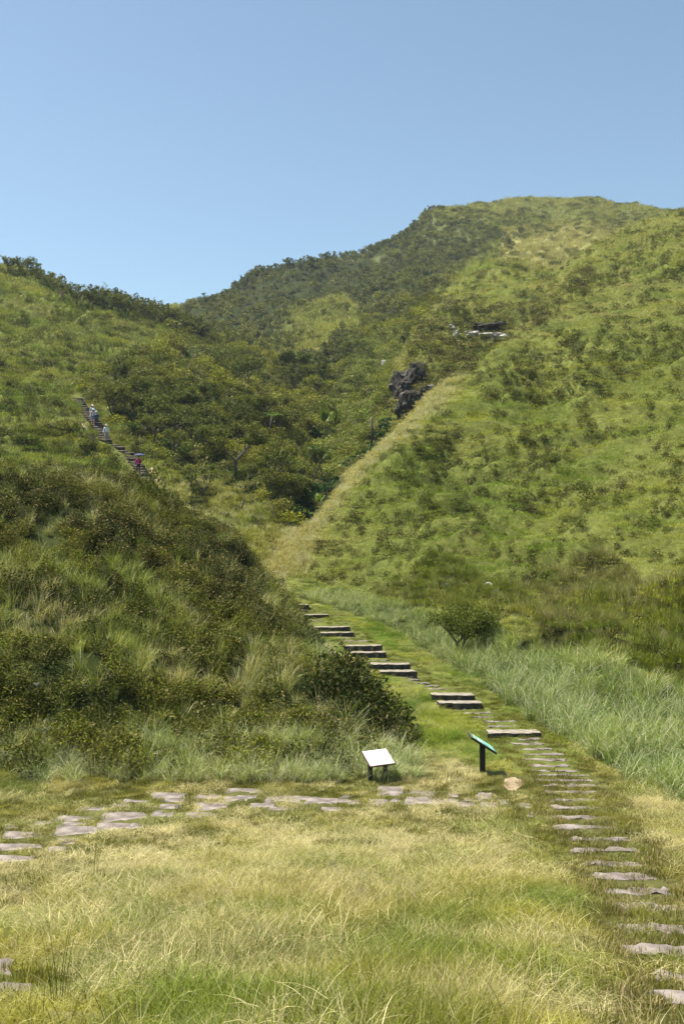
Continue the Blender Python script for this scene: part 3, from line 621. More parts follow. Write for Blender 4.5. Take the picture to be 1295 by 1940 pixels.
scatter('undergrowth', 'pale fern and grass carpet on the gully sides', 'undergrowth', gap, (K_['gully']*1.7+fern*1.8)*stairclear/np.clip(GY/80, 1, 3), lambda X, Y, u, v, r: (.7+.6*r.random(len(X)))*np.clip(Y/90, 1, 1.5),
        lambda X, Y, u, v, r, jj, ii: (np.where(fern[jj, ii][:, None], col3([.10,.165,.03], [.19,.235,.06], noiseG(99, .3, X, Y)), col3([.075,.11,.018], [.15,.175,.035], noiseG(99, .3, X, Y)))*(1+r.normal(0, .2, (len(X), 1))), vary([.24,.22,.11], r, len(X), .2)),
        lambda X, Y, u, v, r, jj, ii: .2+.3*r.random(len(X)), hpx=1.5, sink=.1, seed=11)
# far wooded mountain side
fw = piece_set('far_tree', [veg_mesh('far_tree', [leaves(170, 1.7, 1.5, .42, 220+s, lobes=6, zc=2.0, asp=.6), leaves(50, 1.3, 1.4, .3, 240+s, lobes=4, zc=.8, asp=.3)], M_leaf) for s in range(6)])
fn = fbm(GX*.03, GY*.02, 101, 4)
fd = K_['farwood']*(.045+.07*sstep(.35, .55, fn))
scatter('far_wood', 'dark wooded flank of the far mountain', 'woodland', fw, fd*1.3, lambda X, Y, u, v, r: np.stack([.55+.6*r.random(len(X))]*2+[.45+.65*r.random(len(X))], 1),
        lambda X, Y, u, v, r, jj, ii: (col3([.070,.098,.024], [.165,.195,.045], sstep(.25, .75, noiseG(102, .06, X, Y)*.6+.4*r.random(len(X))))*(1+r.normal(0, .2, (len(X), 1))), vary([.13,.12,.075], r, len(X), .2)),
        lambda X, Y, u, v, r, jj, ii: .15+.45*noiseG(103, .07, X, Y), hpx=4, sink=.1, seed=12)
opn = (GY > 185) & K_['hillside']
fs = opn*(.012+.085*sstep(.48, .62, fbm(GX*.05, GY*.035, 104, 4)))*np.where((GY > 380), 1.3, .35)
scatter('far_scrub', 'green scrub patches on the open far hilltop', 'scrub', bush, fs, lambda X, Y, u, v, r: np.stack([1.3+1.3*r.random(len(X))]*2+[.6+.8*r.random(len(X))], 1),
        lambda X, Y, u, v, r, jj, ii: (col3([.065,.09,.026], [.12,.145,.04], r.random(len(X)))*(1+r.normal(0, .2, (len(X), 1))), vary([.15,.13,.06], r, len(X), .25)),
        lambda X, Y, u, v, r, jj, ii: .15+0*X, hpx=2, sink=.15, seed=13)
fg = opn*(GY > 240)*.28
scatter('far_grass', 'dry pasture on the far hilltop', 'grass', turf, fg, lambda X, Y, u, v, r: 4+2*r.random(len(X)), hill_t, lambda X, Y, u, v, r, jj, ii: .25+.4*noiseG(105, .03, X, Y)+.35*((u > 950) & (v > 428)), hpx=1.2, rotf=flow, seed=14)
print('INSTANCES', NINST, sum(NINST.values()))
# ------------------------------------------------------------------ stonework
M_tread = solid('weathered_step_stone', (.15,.13,.10), (.36,.32,.26), 4.5, .9, .8)
M_riser = solid('black_stone_side', (.030,.026,.020), (.095,.083,.063), 6, .95, .6)  # darker stone colour for the upright side faces of the steps
M_flag = solid('lichen_flagstone', (.11,.09,.078), (.27,.232,.21), 3.2, .9, .9)
M_dark = solid('dark_timber_step', (.085,.072,.055), (.18,.155,.12), 4, .9, .5)
M_rock = solid('dark_cliff_rock', (.030,.025,.019), (.20,.195,.17), 1.6, .95, .8, thr=(.56, .72))
M_pale = solid('pale_boulder_rock', (.27,.25,.23), (.55,.53,.50), 1.5, .9, .6)
M_soil = solid('sandy_soil', (.20,.15,.09), (.38,.30,.19), 3, .95, .7)
def slab_mesh(name, w_, d_, h_, seed, jit=.012, m=None, nx=9, bev=.014):
    """slab with worn, uneven edges; top at z=0, front at y=0"""
    r = random.Random(seed); bm = bmesh.new()
    ny = 3; xs = [-w_/2+w_*i/nx for i in range(nx+1)]; ys = [d_*j/ny for j in range(ny+1)]
    fr = [r.uniform(-1, 1)*jit*1.4 for _ in xs]; bk = [r.uniform(-1, 1)*jit*2 for _ in xs]
    top = [[bm.verts.new((x+(r.uniform(-1, 1)*jit if 0 < i < nx else 0)+(r.uniform(-1, 1)*jit*2 if i in (0, nx) else 0), y+(fr[i] if j == 0 else bk[i] if j == ny else 0), r.uniform(-.5, .5)*jit*.8)) for i, x in enumerate(xs)] for j, y in enumerate(ys)]
    for j in range(ny):
        for i in range(nx):
            bm.faces.new((top[j][i], top[j][i+1], top[j+1][i+1], top[j+1][i]))
    ring = [top[0][i] for i in range(nx+1)]+[top[j][nx] for j in range(1, ny+1)]+[top[ny][i] for i in range(nx-1, -1, -1)]+[top[j][0] for j in range(ny-1, 0, -1)]
    def lower(rg, dz, inset):
        out_ = []
        for v_ in rg:
            c = Vector((0, d_/2, 0)); dr = Vector((v_.co.x, v_.co.y-c.y, 0)); L_ = dr.length or 1
            out_.append(bm.verts.new((v_.co.x+dr.x/L_*inset, v_.co.y+dr.y/L_*inset+r.uniform(-1, 1)*jit*.6, v_.co.z+dz)))
        for a in range(len(rg)):
            b_ = (a+1) % len(rg); bm.faces.new((rg[a], out_[a], out_[b_], rg[b_]))
        return out_
    r1 = lower(ring, -bev, bev*.9); r2 = lower(r1, -h_*.5, .004); r3 = lower(r2, -h_*.5, .0)
    bmesh.ops.recalc_face_normals(bm, faces=bm.faces)
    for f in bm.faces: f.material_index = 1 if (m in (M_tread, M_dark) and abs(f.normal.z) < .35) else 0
    me = bpy.data.meshes.new(name); bm.to_mesh(me); bm.free()
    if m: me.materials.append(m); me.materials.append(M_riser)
    return me
ordn = ['first','second','third','fourth','fifth','sixth','seventh','eighth','ninth','tenth','eleventh','twelfth','thirteenth','fourteenth','fifteenth','sixteenth','seventeenth','eighteenth','nineteenth','twentieth',
 'twenty-first','twenty-second','twenty-third','twenty-fourth','twenty-fifth','twenty-sixth','twenty-seventh','twenty-eighth','twenty-ninth','thirtieth','thirty-first','thirty-second','thirty-third','thirty-fourth','thirty-fifth','thirty-sixth','thirty-seventh','thirty-eighth','thirty-ninth','fortieth','forty-first','forty-second','forty-third','forty-fourth','forty-fifth','forty-sixth','forty-seventh','forty-eighth','forty-ninth','fiftieth','fifty-first','fifty-second']
nr_ = nf_ = 0
for k, (a, b_, c, rs) in enumerate(TREADS):
    um = (a+b_)/2
    if um > 1240: um = 1240
    p = hit(um, c+rs+3); Y = p.y; x0, x1 = (a-CX)/F*Y, (b_-CX)/F*Y; wd_ = x1-x0; xm = (x0+x1)/2
    if rs:
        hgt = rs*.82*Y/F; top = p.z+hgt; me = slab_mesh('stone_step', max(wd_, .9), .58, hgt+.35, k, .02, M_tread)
        lab = '%s raised stone step with a dark riser, counted from the top of the grassy path' % ordn[nr_]; nr_ += 1; grp = 'raised steps of the grassy path'
    else:
        top = p.z+.016; me = slab_mesh('stone_step', wd_*random.uniform(.82, 1.0), random.uniform(.17, .26), .15, k, .03, M_flag)
        lab = '%s flat slab set flush in the grassy path, counted from the top' % ordn[nf_]; nf_ += 1; grp = 'flush slabs of the grassy path'
    o = link('stone_step', me); o.location = (xm, p.y, top); o.rotation_euler = (math.radians(-3), math.radians(random.uniform(-1, 1)), math.radians(random.uniform(-4, 4)+(2 if c < 1400 else -2)))
    tag(o, lab, 'step', grp)
row = 0
for k, (a, c, b_, d_) in enumerate(STONES):
    P4 = [hit(u_, v_) for u_, v_ in ((a+2, d_), (b_-2, d_-1), (b_, c+1), (a+random.uniform(2, 14), c))]
    r = random.Random(500+k); ctr = sum(P4, Vector())/4; bm = bmesh.new(); pts = []
    for i in range(4):
        q0, q1 = P4[i], P4[(i+1) % 4]
        for t in (0.06, .35, .65, .94):
            pts.append(q0.lerp(q1, t)+Vector((r.uniform(-1, 1)*.02, r.uniform(-1, 1)*.03, 0)))
    zt = ctr.z+.008
    tp = [bm.verts.new((q.x, q.y, q.z*.5+ctr.z*.5+.008+r.uniform(-.006, .006))) for q in pts]
    inn = [bm.verts.new(((q.x-ctr.x)*.6+ctr.x, (q.y-ctr.y)*.6+ctr.y, zt+r.uniform(-.006, .01))) for q in pts]; cv = bm.verts.new((ctr.x, ctr.y, zt+.004))
    lo = [bm.verts.new(((v_.co.x-ctr.x)*1.03+ctr.x, (v_.co.y-ctr.y)*1.03+ctr.y, v_.co.z-.02)) for v_ in tp]; bt = [bm.verts.new((v_.co.x, v_.co.y, v_.co.z-.14)) for v_ in lo]
    m_ = len(pts)
    for i in range(m_):
        j = (i+1) % m_; bm.faces.new((tp[i], tp[j], inn[j], inn[i])); bm.faces.new((inn[i], inn[j], cv)); bm.faces.new((tp[i], lo[i], lo[j], tp[j])); bm.faces.new((lo[i], bt[i], bt[j], lo[j]))
    bmesh.ops.recalc_face_normals(bm, faces=bm.faces)
    for v_ in bm.verts: v_.co -= ctr
    me = bpy.data.meshes.new('flagstone'); bm.to_mesh(me); bm.free(); o = link('flagstone', me, M_flag); o.location = ctr
    lab = 'flat grey flagstone in the low left meadow corner' if c > 1800 else 'flat grey flagstone of the cross path left of the white signboard' if b_ < 690 else 'flat grey flagstone of the cross path below the signboards'
    tag(o, lab, 'flagstone', 'flagstones in the meadow corner' if c > 1800 else 'flagstones left of the signboards' if b_ < 690 else 'flagstones below the signboards')
# far staircases: one thing each, every step a part
def staircase(label, rows, name='hill_staircase', dep=.42, riser=.17):
    base = hit((rows[-1][1]+rows[-1][2])/2, rows[-1][0]); e = empty(name, base); tag(e, label, 'staircase', 'far stairs on the left hill')
    for k, (v_, a, b_) in enumerate(rows):
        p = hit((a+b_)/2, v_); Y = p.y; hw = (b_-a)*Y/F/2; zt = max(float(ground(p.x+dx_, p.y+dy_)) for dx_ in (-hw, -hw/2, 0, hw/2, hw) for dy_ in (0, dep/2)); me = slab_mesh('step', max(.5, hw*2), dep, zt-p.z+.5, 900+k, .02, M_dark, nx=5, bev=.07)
        o = link('step', me, None, e); o.location = Vector((p.x, p.y, zt+.07))-base
    return e
rowsA = [(v_, float(np.interp(v_, [757, 788, 806, 838], [138, 155, 169, 187])), float(np.interp(v_, [757, 788, 806, 838], [155, 174, 192, 209]))) for v_ in np.linspace(757, 838, 23)]
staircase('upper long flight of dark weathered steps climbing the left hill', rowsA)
rowsB = [(846,211,224),(853,217,234),(858,224,240),(863,233,253),(870,239,257),(876,240,262),(880,243,264),(884,247,267),(888,250,273),(892,252,275),(896,254,277),(900,256,280),(904,258,283),(908,260,287),(913,262,290),(917,265,290),(921,268,291)]
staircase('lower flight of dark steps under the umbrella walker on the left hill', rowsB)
rowsC = [(704-1.7*k, 342+4.2*k, 350+4.4*k) for k in range(14)]
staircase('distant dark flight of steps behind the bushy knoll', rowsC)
# bare earth
def ground_patch(name, label, pts, m, dz=.012):
    P_ = [hit(u_, v_) for u_, v_ in pts]; ctr = sum(P_, Vector())/len(P_); r = random.Random(5); bm = bmesh.new(); rings = []
    outer = []
    for i in range(len(P_)):
        for t in (0, .33, .66): q = P_[i].lerp(P_[(i+1) % len(P_)], t); outer.append((q.x+r.uniform(-.09, .09), q.y+r.uniform(-.2, .2)))
    for s in (1, .7, .35): rings.append([bm.verts.new((ctr.x+(x-ctr.x)*s, ctr.y+(y-ctr.y)*s, float(ground(ctr.x+(x-ctr.x)*s, ctr.y+(y-ctr.y)*s))+dz+(1-s)*.006)) for x, y in outer])
    cv = bm.verts.new((ctr.x, ctr.y, float(ground(ctr.x, ctr.y))+dz+.006)); m_ = len(outer)
    for a, b_ in zip(rings[:-1], rings[1:]):
        for i in range(m_): bm.faces.new((a[i], a[(i+1) % m_], b_[(i+1) % m_], b_[i]))
    for i in range(m_): bm.faces.new((rings[-1][i], rings[-1][(i+1) % m_], cv))
    bmesh.ops.recalc_face_normals(bm, faces=bm.faces)
    if sum(f.normal.z for f in bm.faces) < 0: bmesh.ops.reverse_faces(bm, faces=bm.faces)
    me = bpy.data.meshes.new(name); bm.to_mesh(me); bm.free(); o = link(name, me, m); tag(o, label, None, kind='structure'); return o
def ribbon(name, label, line, m, dz=.02):
    bm = bmesh.new(); rows = []; r = random.Random(8)
    L2 = []
    for (a, b_) in zip(line[:-1], line[1:]):
        for k in range(6): t = k/6; L2.append(tuple(a[i]*(1-t)+b_[i]*t for i in range(3)))
    L2.append(line[-1])
    for (u_, v_, w_) in L2:
        p = hit(u_, v_); w2 = w_*(.7+.6*r.random()); xo = r.uniform(-.06, .06)
        rows.append([bm.verts.new((p.x+xo+s*w2/2, p.y, float(ground(p.x+xo+s*w2/2, p.y))+dz)) for s in (-1, -.4, .4, 1)])
    for a, b_ in zip(rows[:-1], rows[1:]):
        for i in range(3): bm.faces.new((a[i], a[i+1], b_[i+1], b_[i]))
    bmesh.ops.recalc_face_normals(bm, faces=bm.faces)
    if sum(f.normal.z for f in bm.faces) < 0: bmesh.ops.reverse_faces(bm, faces=bm.faces)
    me = bpy.data.meshes.new(name); bm.to_mesh(me); bm.free(); o = link(name, me, m); tag(o, label, None, kind='structure'); return o
ground_patch('bare_soil', 'patch of bare sandy soil beside the path', [(955,1478),(985,1476),(989,1488),(978,1499),(958,1495)], M_soil)
ribbon('dirt_trail', 'narrow sandy trail worn beside the stone steps', [(548,1166,.20),(562,1182,.35),(585,1200,.4),(610,1222,.45),(628,1240,.5),(652,1256,.55),(676,1266,.3)], M_soil)
ribbon('dirt_trail', 'sandy trail along the lower far stair', [(285,888,.3),(294,901,.6),(302,914,.7),(308,928,.5)], M_soil, .05)
ribbon('dirt_trail', 'pale worn soil left of the upper far stair', [(152,792,.3),(158,803,.5),(167,820,.9),(178,833,.8),(190,848,.4)], M_soil, .05)
ground_patch('bare_soil', 'small bare earth spot on the path edge', [(764,1322),(778,1320),(782,1328),(768,1332)], M_soil)

# ------------------------------------------------------------------ rocks
def rock_mesh(name, sx, sy, sz, seed, m, sub=4, rough=.55, flat=0):
    bm = bmesh.new(); bmesh.ops.create_icosphere(bm, subdivisions=sub, radius=1)
    for v_ in bm.verts:
        d = v_.co.normalized(); q = d*1.3+Vector((seed*3.1, seed*1.7, 0)); f = 1+rough*mnoise.noise(q)+rough*.45*abs(mnoise.noise(q*2.7))+.12*mnoise.noise(q*7)
        # squarish, faceted block
        mx = max(abs(d.x), abs(d.y), abs(d.z)); f *= (1/mx)**.8
        v_.co = Vector((d.x*sx*f, d.y*sy*f, d.z*sz*f))
    me = bpy.data.meshes.new(name); bm.to_mesh(me); bm.free(); me.materials.append(m); return me
def rock(u_, v_, wpx, hpx_, label, m=None, seed=1, name='boulder', dep=.8, dy=0.0, group=None, dz=0):
    p = hit(u_, v_); Y = p.y; s = Y/F; me = rock_mesh(name, wpx*s/2*.85, wpx*s/2*dep, hpx_*s/2, seed, m or M_rock); o = link(name, me)
    o.location = (p.x, p.y+dy+dep*wpx*s*.25, p.z+hpx_*s*.22+dz); o.rotation_euler = (0, random.uniform(-.1, .1), random.uniform(-.4, .4)); tag(o, label, 'rock', group); return o
rock(793, 712, 32, 30, 'dark block of rock balanced on top of the cliff outcrop', seed=2, name='cliff_block')
rock(779, 745, 62, 52, 'big dark lichened cliff rock overhanging the gully', seed=5, name='cliff_rock')
rock(774, 786, 44, 52, 'lowest dark rock at the foot of the cliff outcrop', seed=9, name='cliff_rock')
rock(808, 752, 26, 26, 'dark rock wedged right of the big cliff rock', seed=4, name='cliff_rock')
rock(818, 738, 13, 11, 'small pale rock just right of the cliff outcrop', M_pale, 11)
rock(735, 690, 24, 11, 'rounded pale boulder lying on the green gully side', M_pale, 3)
rock(720, 713, 6, 4, 'tiny pale stone below the rounded gully boulder', M_pale, 6)
rock(938, 640, 58, 12, 'long pale rock ledge under the dark overhang', M_pale, 7, name='rock_ledge')
rock(850, 626, 17, 13, 'pale rock showing through grass left of the ledge', M_pale, 12)
rock(862, 634, 10, 10, 'small pale rock touching the one left of the ledge', M_pale, 13)
rock(893, 634, 24, 10, 'pale rock midway between the ledge and the left rock', M_pale, 14)
rock(925, 622, 60, 14, 'dark overhanging rock shelf above the pale ledge', seed=17, name='rock_ledge')
rock(1050, 512, 11, 7, 'grey boulder on the skyline notch of the right hill', M_rock, 15)
rock(1065, 508, 7, 4, 'smaller grey boulder right of the skyline notch boulder', M_rock, 16)
rock(232, 734, 34, 15, 'dark rock overhang at the left end of the knoll', seed=21, name='rock_ledge')
rock(82, 1400, 40, 20, 'blue grey boulder in the scrub at the foot of the mound', solid('blue_grey_rock', (.08,.09,.095), (.16,.18,.185), 3, .9, .6), 22, dz=.05)
rock(68, 1312, 17, 17, 'white rock half buried in the mound scrub', solid('grey_buried_rock', (.16,.15,.14), (.30,.29,.27), 3, .9, .6), 23, dz=.05)
rock(522, 1092, 16, 12, 'pinkish pale stone at the bend of the path', M_pale, 24)
rock(530, 1103, 12, 8, 'small stone in front of the pinkish path bend stone', M_pale, 25)
rock(516, 1078, 8, 7, 'smallest stone behind the pinkish path bend stone', M_pale, 26)
rock(843, 1112, 12, 9, 'pale stone in the turf left of the lone small tree', M_pale, 27)
rock(926, 1110, 14, 8, 'pale stone in the turf above and right of the lone small tree', M_pale, 28)

# ------------------------------------------------------------------ signboards
M_blk = solid('black_painted_wood', (.012,.011,.010), (.03,.026,.022), 30, .6, .2)
M_brown = solid('brown_frame', (.16,.075,.055), (.24,.12,.09), 20, .5, .1)
def flat_mat(name, c, rough=.35): 
    return solid(name, c, tuple(min(1, x*1.08) for x in c), 14, rough, 0)
def box_mesh(name, sx, sy, sz, m, bev=.006, off=(0, 0, 0)):
    bm = bmesh.new(); bmesh.ops.create_cube(bm, size=1)
    for v_ in bm.verts: v_.co = Vector((v_.co.x*sx+off[0], v_.co.y*sy+off[1], v_.co.z*sz+off[2]))
    if bev: bmesh.ops.bevel(bm, geom=bm.edges[:], offset=bev, segments=2, affect='EDGES')
    me = bpy.data.meshes.new(name); bm.to_mesh(me); bm.free(); me.materials.append(m); return me
def part(name, me, parent, loc=(0, 0, 0), rot=(0, 0, 0), label=None):
    o = link(name, me, None, parent); o.location = loc; o.rotation_euler = rot
    if label: o['label'] = label
    return o
p = hit(716, 1481); s_ = p.y/F
sg = empty('signboard', p, math.radians(27)); tag(sg, 'low tilted white signboard on two black posts beside the tall grass', 'signboard')
tilt = math.radians(31); hb = 24*s_+.14
pan = part('panel', box_mesh('panel', .66, .50, .030, M_blk, .004), sg, (0, 0, hb+.11), (tilt, 0, 0))
part('frame', box_mesh('frame', .655, .496, .012, M_brown, .003), pan, (0, 0, .018))
part('face', box_mesh('face', .625, .472, .008, flat_mat('white_sign_face', (.80,.79,.79), .3), .001), pan, (0, .006, .0245))
M_faint = flat_mat('faded_print', (.52,.53,.55), .4)
def lines_mesh(name, rects, m, z, th=.002):
    bm = bmesh.new()
    for (x, y, w_, h_) in rects:
        g_ = bmesh.ops.create_cube(bm, size=1)['verts']
        for v_ in g_: v_.co = Vector((v_.co.x*w_+x, v_.co.y*h_+y, v_.co.z*th+z))
    me = bpy.data.meshes.new(name); bm.to_mesh(me); bm.free(); me.materials.append(m); return me
rr = random.Random(3)
part('print', lines_mesh('print', [(-.10+.075*i, .07, .05, .045) for i in range(4)]+[(-.05, .015-.024*k, .34*rr.uniform(.7, 1), .007) for k in range(4)]+[(-.24, .0, .008, .10), (-.215, -.03, .05, .01)], M_faint, .0295), pan)
for sx in (-.20, .20): part('post', box_mesh('post', .085, .085, .62, M_blk, .008), sg, (sx, .02, hb-.31+.08+(0 if sx < 0 else .0)))
p = hit(913, 1467); s_ = p.y/F
sg = empty('signboard', p, 0); tag(sg, 'green map signboard sloping towards the steps on a single black post', 'signboard')
hb = 43*s_
pan = part('panel', box_mesh('panel', .70, .58, .040, M_blk, .004), sg, (.0, .0, hb+.20), (0, math.radians(32), 0))
part('frame', box_mesh('frame', .695, .572, .010, solid('grey_brown_frame', (.15,.12,.10), (.22,.18,.15), 20, .6, .1), .002), pan, (0, 0, .022))
part('face', box_mesh('face', .62, .53, .006, flat_mat('green_sign_face', (.010,.22,.115)), .001), pan, (.01, 0, .028))
def patch(nm, x, y, w_, h_, c, z=.0325): part(nm, lines_mesh(nm, [(x, y, w_, h_)], flat_mat(nm+'_ink', c), z), pan)
patch('title', -.245, .0, .055, .40, (.62,.72,.50)); patch('map', .05, .09, .46, .30, (.20,.66,.52)); patch('map_text', .06, -.165, .46, .16, (.42,.72,.84))
patch('white_block', -.11, -.10, .14, .30, (.80,.84,.86), .0337); patch('north_badge', .285, .17, .045, .12, (.85,.16,.05))
part('photo_strip', lines_mesh('photo_strip', [(-.10, -.15, .13, .05), (.05, -.19, .13, .05)], flat_mat('photo_ink', (.03,.05,.03)), .0352), pan)
part('sign_text', lines_mesh('sign_text', [(.03, .215, .36, .018)]+[(-.235, -.14+.07*k, .03, .045) for k in range(5)]+[(.16, -.10-.02*k, .2*rr.uniform(.7, 1), .006) for k in range(5)], flat_mat('text_ink', (.75,.80,.62)), .0347), pan)
part('post', box_mesh('post', .125, .125, hb+.42, M_blk, .01), sg, (0, .0, hb*.5-.02))

# post in the gully
def tube_mesh(name, pts, m, sides=7, extra=None):
    bm = bmesh.new(); prev = None
    for i, (q, r_) in enumerate(pts):
        q = Vector(q); dr = (Vector(pts[min(i+1, len(pts)-1)][0])-Vector(pts[max(i-1, 0)][0])).normalized(); a = dr.orthogonal().normalized(); b_ = dr.cross(a)
        ring = [bm.verts.new(q+(a*math.cos(t)+b_*math.sin(t))*r_) for t in [2*math.pi*k/sides for k in range(sides)]]
        if prev:
            for k in range(sides): bm.faces.new((prev[k], prev[(k+1) % sides], ring[(k+1) % sides], ring[k]))
        else: bm.faces.new(ring[::-1])
        prev = ring
    bm.faces.new(prev); bmesh.ops.recalc_face_normals(bm, faces=bm.faces)
    me = bpy.data.meshes.new(name); bm.to_mesh(me); bm.free(); me.materials.append(m)
    for f in me.polygons: f.use_smooth = True
    return me
M_wood = solid('weathered_wood', (.10,.085,.065), (.20,.17,.14), 12, .9, .5)
p = hit(705, 856); o = link('wooden_post', tube_mesh('wooden_post', [((0, 0, -.2), .15), ((.0, 0, 1.8), .14), ((-.12, 0, 3.7), .12)], M_blk)); o.location = p
tag(o, 'lone weathered wooden post leaning at the gully edge', 'post')
for (u_, v_, h_) in ((357, 706, 1.1), (458, 968, .8), (813, 590, 2.2)):
    p = hit(u_, v_); o = link('wooden_stake', tube_mesh('wooden_stake', [((0, 0, -.2), .09), ((.03, .02, h_*.6), .07), ((.08, 0, h_), .05)], M_wood)); o.location = p
    tag(o, {357: 'short dark stake at the foot of the distant steps', 458: 'short tilted dark stump in the pale grass hollow', 813: 'dead grey stake on the spur above the cliff'}[u_], 'stake')
# ------------------------------------------------------------------ trees and shrubs one can tell apart
M_bark = solid('grey_bark', (.05,.043,.034), (.12,.105,.088), 9, .9, .5)
M_crown_dark = leaf_mat('dark_leaves', (.05,.072,.010), (.14,.16,.024), spec=.2, rough=.65)
M_crown_olive = leaf_mat('olive_leaves', (.085,.10,.015), (.19,.20,.032), spec=.2, rough=.65)
M_crown_bright = leaf_mat('bright_leaves', (.075,.125,.018), (.155,.205,.035), spec=.25, rough=.6)
def tree_meshes(seed, h, spread, leafsize, nleaf, m, stems=1, crownlow=.45, lean=.1, sparse=1.0, levels=3, thick=.035, zs=.7, clump=.085):
    r = random.Random(seed); bm = bmesh.new(); tips = []
    def tube(p0, p1, r0, r1, sides=5):
        d = (p1-p0).normalized(); a = d.orthogonal().normalized(); b_ = d.cross(a); A_ = []; B_ = []
        for k in range(sides):
            t = 2*math.pi*k/sides; o_2 = a*math.cos(t)+b_*math.sin(t); A_.append(bm.verts.new(p0+o_2*r0)); B_.append(bm.verts.new(p1+o_2*r1))
        for k in range(sides): bm.faces.new((A_[k], A_[(k+1) % sides], B_[(k+1) % sides], B_[k]))
    def grow(p, d, L_, rad, lv):
        seg = 3; q = p
        for k in range(seg):
            d = (d+Vector((r.uniform(-1, 1), r.uniform(-1, 1), r.uniform(-.3, .6)))*.22).normalized(); q2 = q+d*L_/seg
            tube(q, q2, rad*(1-.22*k/seg), rad*(1-.22*(k+1)/seg)); q = q2
            if lv > 0 and k >= 1: tips_n = 1
            if lv <= 1: tips.append(q.copy())
        if lv > 0:
            for c_ in range(r.choice((2, 3, 3))):
                az = r.uniform(0, 2*math.pi); sp = r.uniform(.5, 1.0)
                nd = (d+Vector((math.cos(az)*sp, math.sin(az)*sp, r.uniform(-.1, .35)))).normalized(); nd.x *= spread; nd.y *= spread; nd.normalize()
                grow(q, nd, L_*r.uniform(.6, .85), rad*.62, lv-1)
        else: tips.append(q.copy())
    for s_2 in range(stems):
        az = r.uniform(0, 6.28); off = Vector((math.cos(az), math.sin(az), 0))*(.0 if stems == 1 else .12*h)
        grow(Vector((0, 0, -.15)), Vector((lean+off.x*.5, off.y*.5, 1)).normalized(), h*crownlow*r.uniform(.85, 1.1), h*thick/(stems**.4), levels)
    mx = max(t.z for t in tips); sc_ = h*.93/mx
    for v_ in bm.verts: v_.co *= sc_
    trunk = bpy.data.meshes.new('trunk'); bm.to_mesh(trunk); bm.free(); trunk.materials.append(M_bark)
    T = np.array([tuple(t*sc_) for t in tips]); rg = np.random.default_rng(seed)
    if sparse < 1: T = T[rg.random(len(T)) < max(.3, sparse)]
    n_ = nleaf; k = rg.integers(0, len(T), n_); cl = h*clump*(.6+.9*rg.random(len(T)))[k]
    d = rg.normal(0, 1, (n_, 3)); d /= np.linalg.norm(d, axis=1)[:, None]; pp = T[k]+d*(cl*(.3+.7*rg.random(n_)))[:, None]*np.array([1.25, 1.25, zs])+np.array([0, 0, h*.02])
    pp = pp[pp[:, 2] > h*.18]; n_ = len(pp); ax = rg.normal(0, 1, (n_, 3))+np.array([0, 0, .4]); ax /= np.linalg.norm(ax, axis=1)[:, None]
    sdv = np.cross(ax, rg.normal(0, 1, (n_, 3))); sdv /= np.linalg.norm(sdv, axis=1)[:, None]; s3 = leafsize*(.6+.8*rg.random(n_))[:, None]
    V = np.stack([pp-ax*s3*.5, pp+sdv*s3*.27, pp+ax*s3*.5, pp-sdv*s3*.27], 1).reshape(-1, 3)
    crown = np_mesh('crown', V, np.arange(4*n_).reshape(n_, 4), [m]); f_attr(crown, 'br', np.repeat(rg.random(n_), 4))
    return trunk, crown
def make_tree(name, tc_, loc, label, group=None, scale=1.0, rz=None, cat='tree'):
    e = empty(name, loc, random.uniform(0, 6.28) if rz is None else rz); e.scale = (scale,)*3
    link('trunk', tc_[0], None, e); link('crown', tc_[1], None, e); tag(e, label, cat, group); return e
def tree_row(name, protos, spots, label, group, smin=.8, smax=1.25, sxy=1.0):
    first = [None]*len(protos)
    for (u_, v_) in spots:
        k = random.randrange(len(protos)); p = hit(u_, v_)
        if first[k] is None: first[k] = make_tree(name, protos[k], p, label, group); o = first[k]
        else:
            o = first[k].copy(); C.objects.link(o); o.location = p
            for ch in first[k].children: c_ = ch.copy(); C.objects.link(c_); c_.parent = o
        s4 = random.uniform(smin, smax); o.scale = (s4*sxy*random.uniform(.85, 1.2), s4*sxy*random.uniform(.85, 1.2), s4); o.rotation_euler = (random.uniform(-.06, .06), random.uniform(-.08, .12), random.uniform(0, 6.28))
def along(line, n_, jit=6, jv=3, r=random):
    out_ = []
    for k in range(n_):
        t = (k+r.random())/n_*(len(line)-1); i = min(int(t), len(line)-2); f = t-i
        out_.append((line[i][0]*(1-f)+line[i+1][0]*f+r.uniform(-jit, jit), line[i][1]*(1-f)+line[i+1][1]*f+r.uniform(-jv, jv)))
    return out_
def in_poly(poly, n_, r=random):
    us_ = [q[0] for q in poly]; vs_ = [q[1] for q in poly]; out_ = []
    while len(out_) < n_:
        a, b_ = r.uniform(min(us_), max(us_)), r.uniform(min(vs_), max(vs_))
        if inpoly(np.array([a]), np.array([b_]), poly)[0]: out_.append((a, b_))
    return out_
ridgeT = [tree_meshes(300+k, 3.4, 1.1, .26, 420, M_crown_dark if k % 2 else M_crown_olive, stems=3, crownlow=.42, levels=2, thick=.022, sparse=.8) for k in range(5)]
tree_row('ridge_tree', ridgeT, along([(10,514),(50,520),(90,545),(118,566)], 17, 4, 2), 'wind-bent many-stemmed tree in the clump at the top left skyline', 'trees at the top left skyline', .85, 1.15)
tree_row('ridge_tree', ridgeT, along([(140,578),(200,590),(260,602),(330,624),(385,645)], 48, 5, 5), 'scraggy many-stemmed tree in the long row along the left ridge', 'trees along the left ridge', .9, 1.4)
tree_row('ridge_tree', ridgeT, in_poly([(150,582),(240,604),(330,640),(420,665),(470,680),(440,640),(380,630),(300,600),(200,584)], 34), 'scraggy tree just below the left ridge line', 'trees below the left ridge', .8, 1.2)
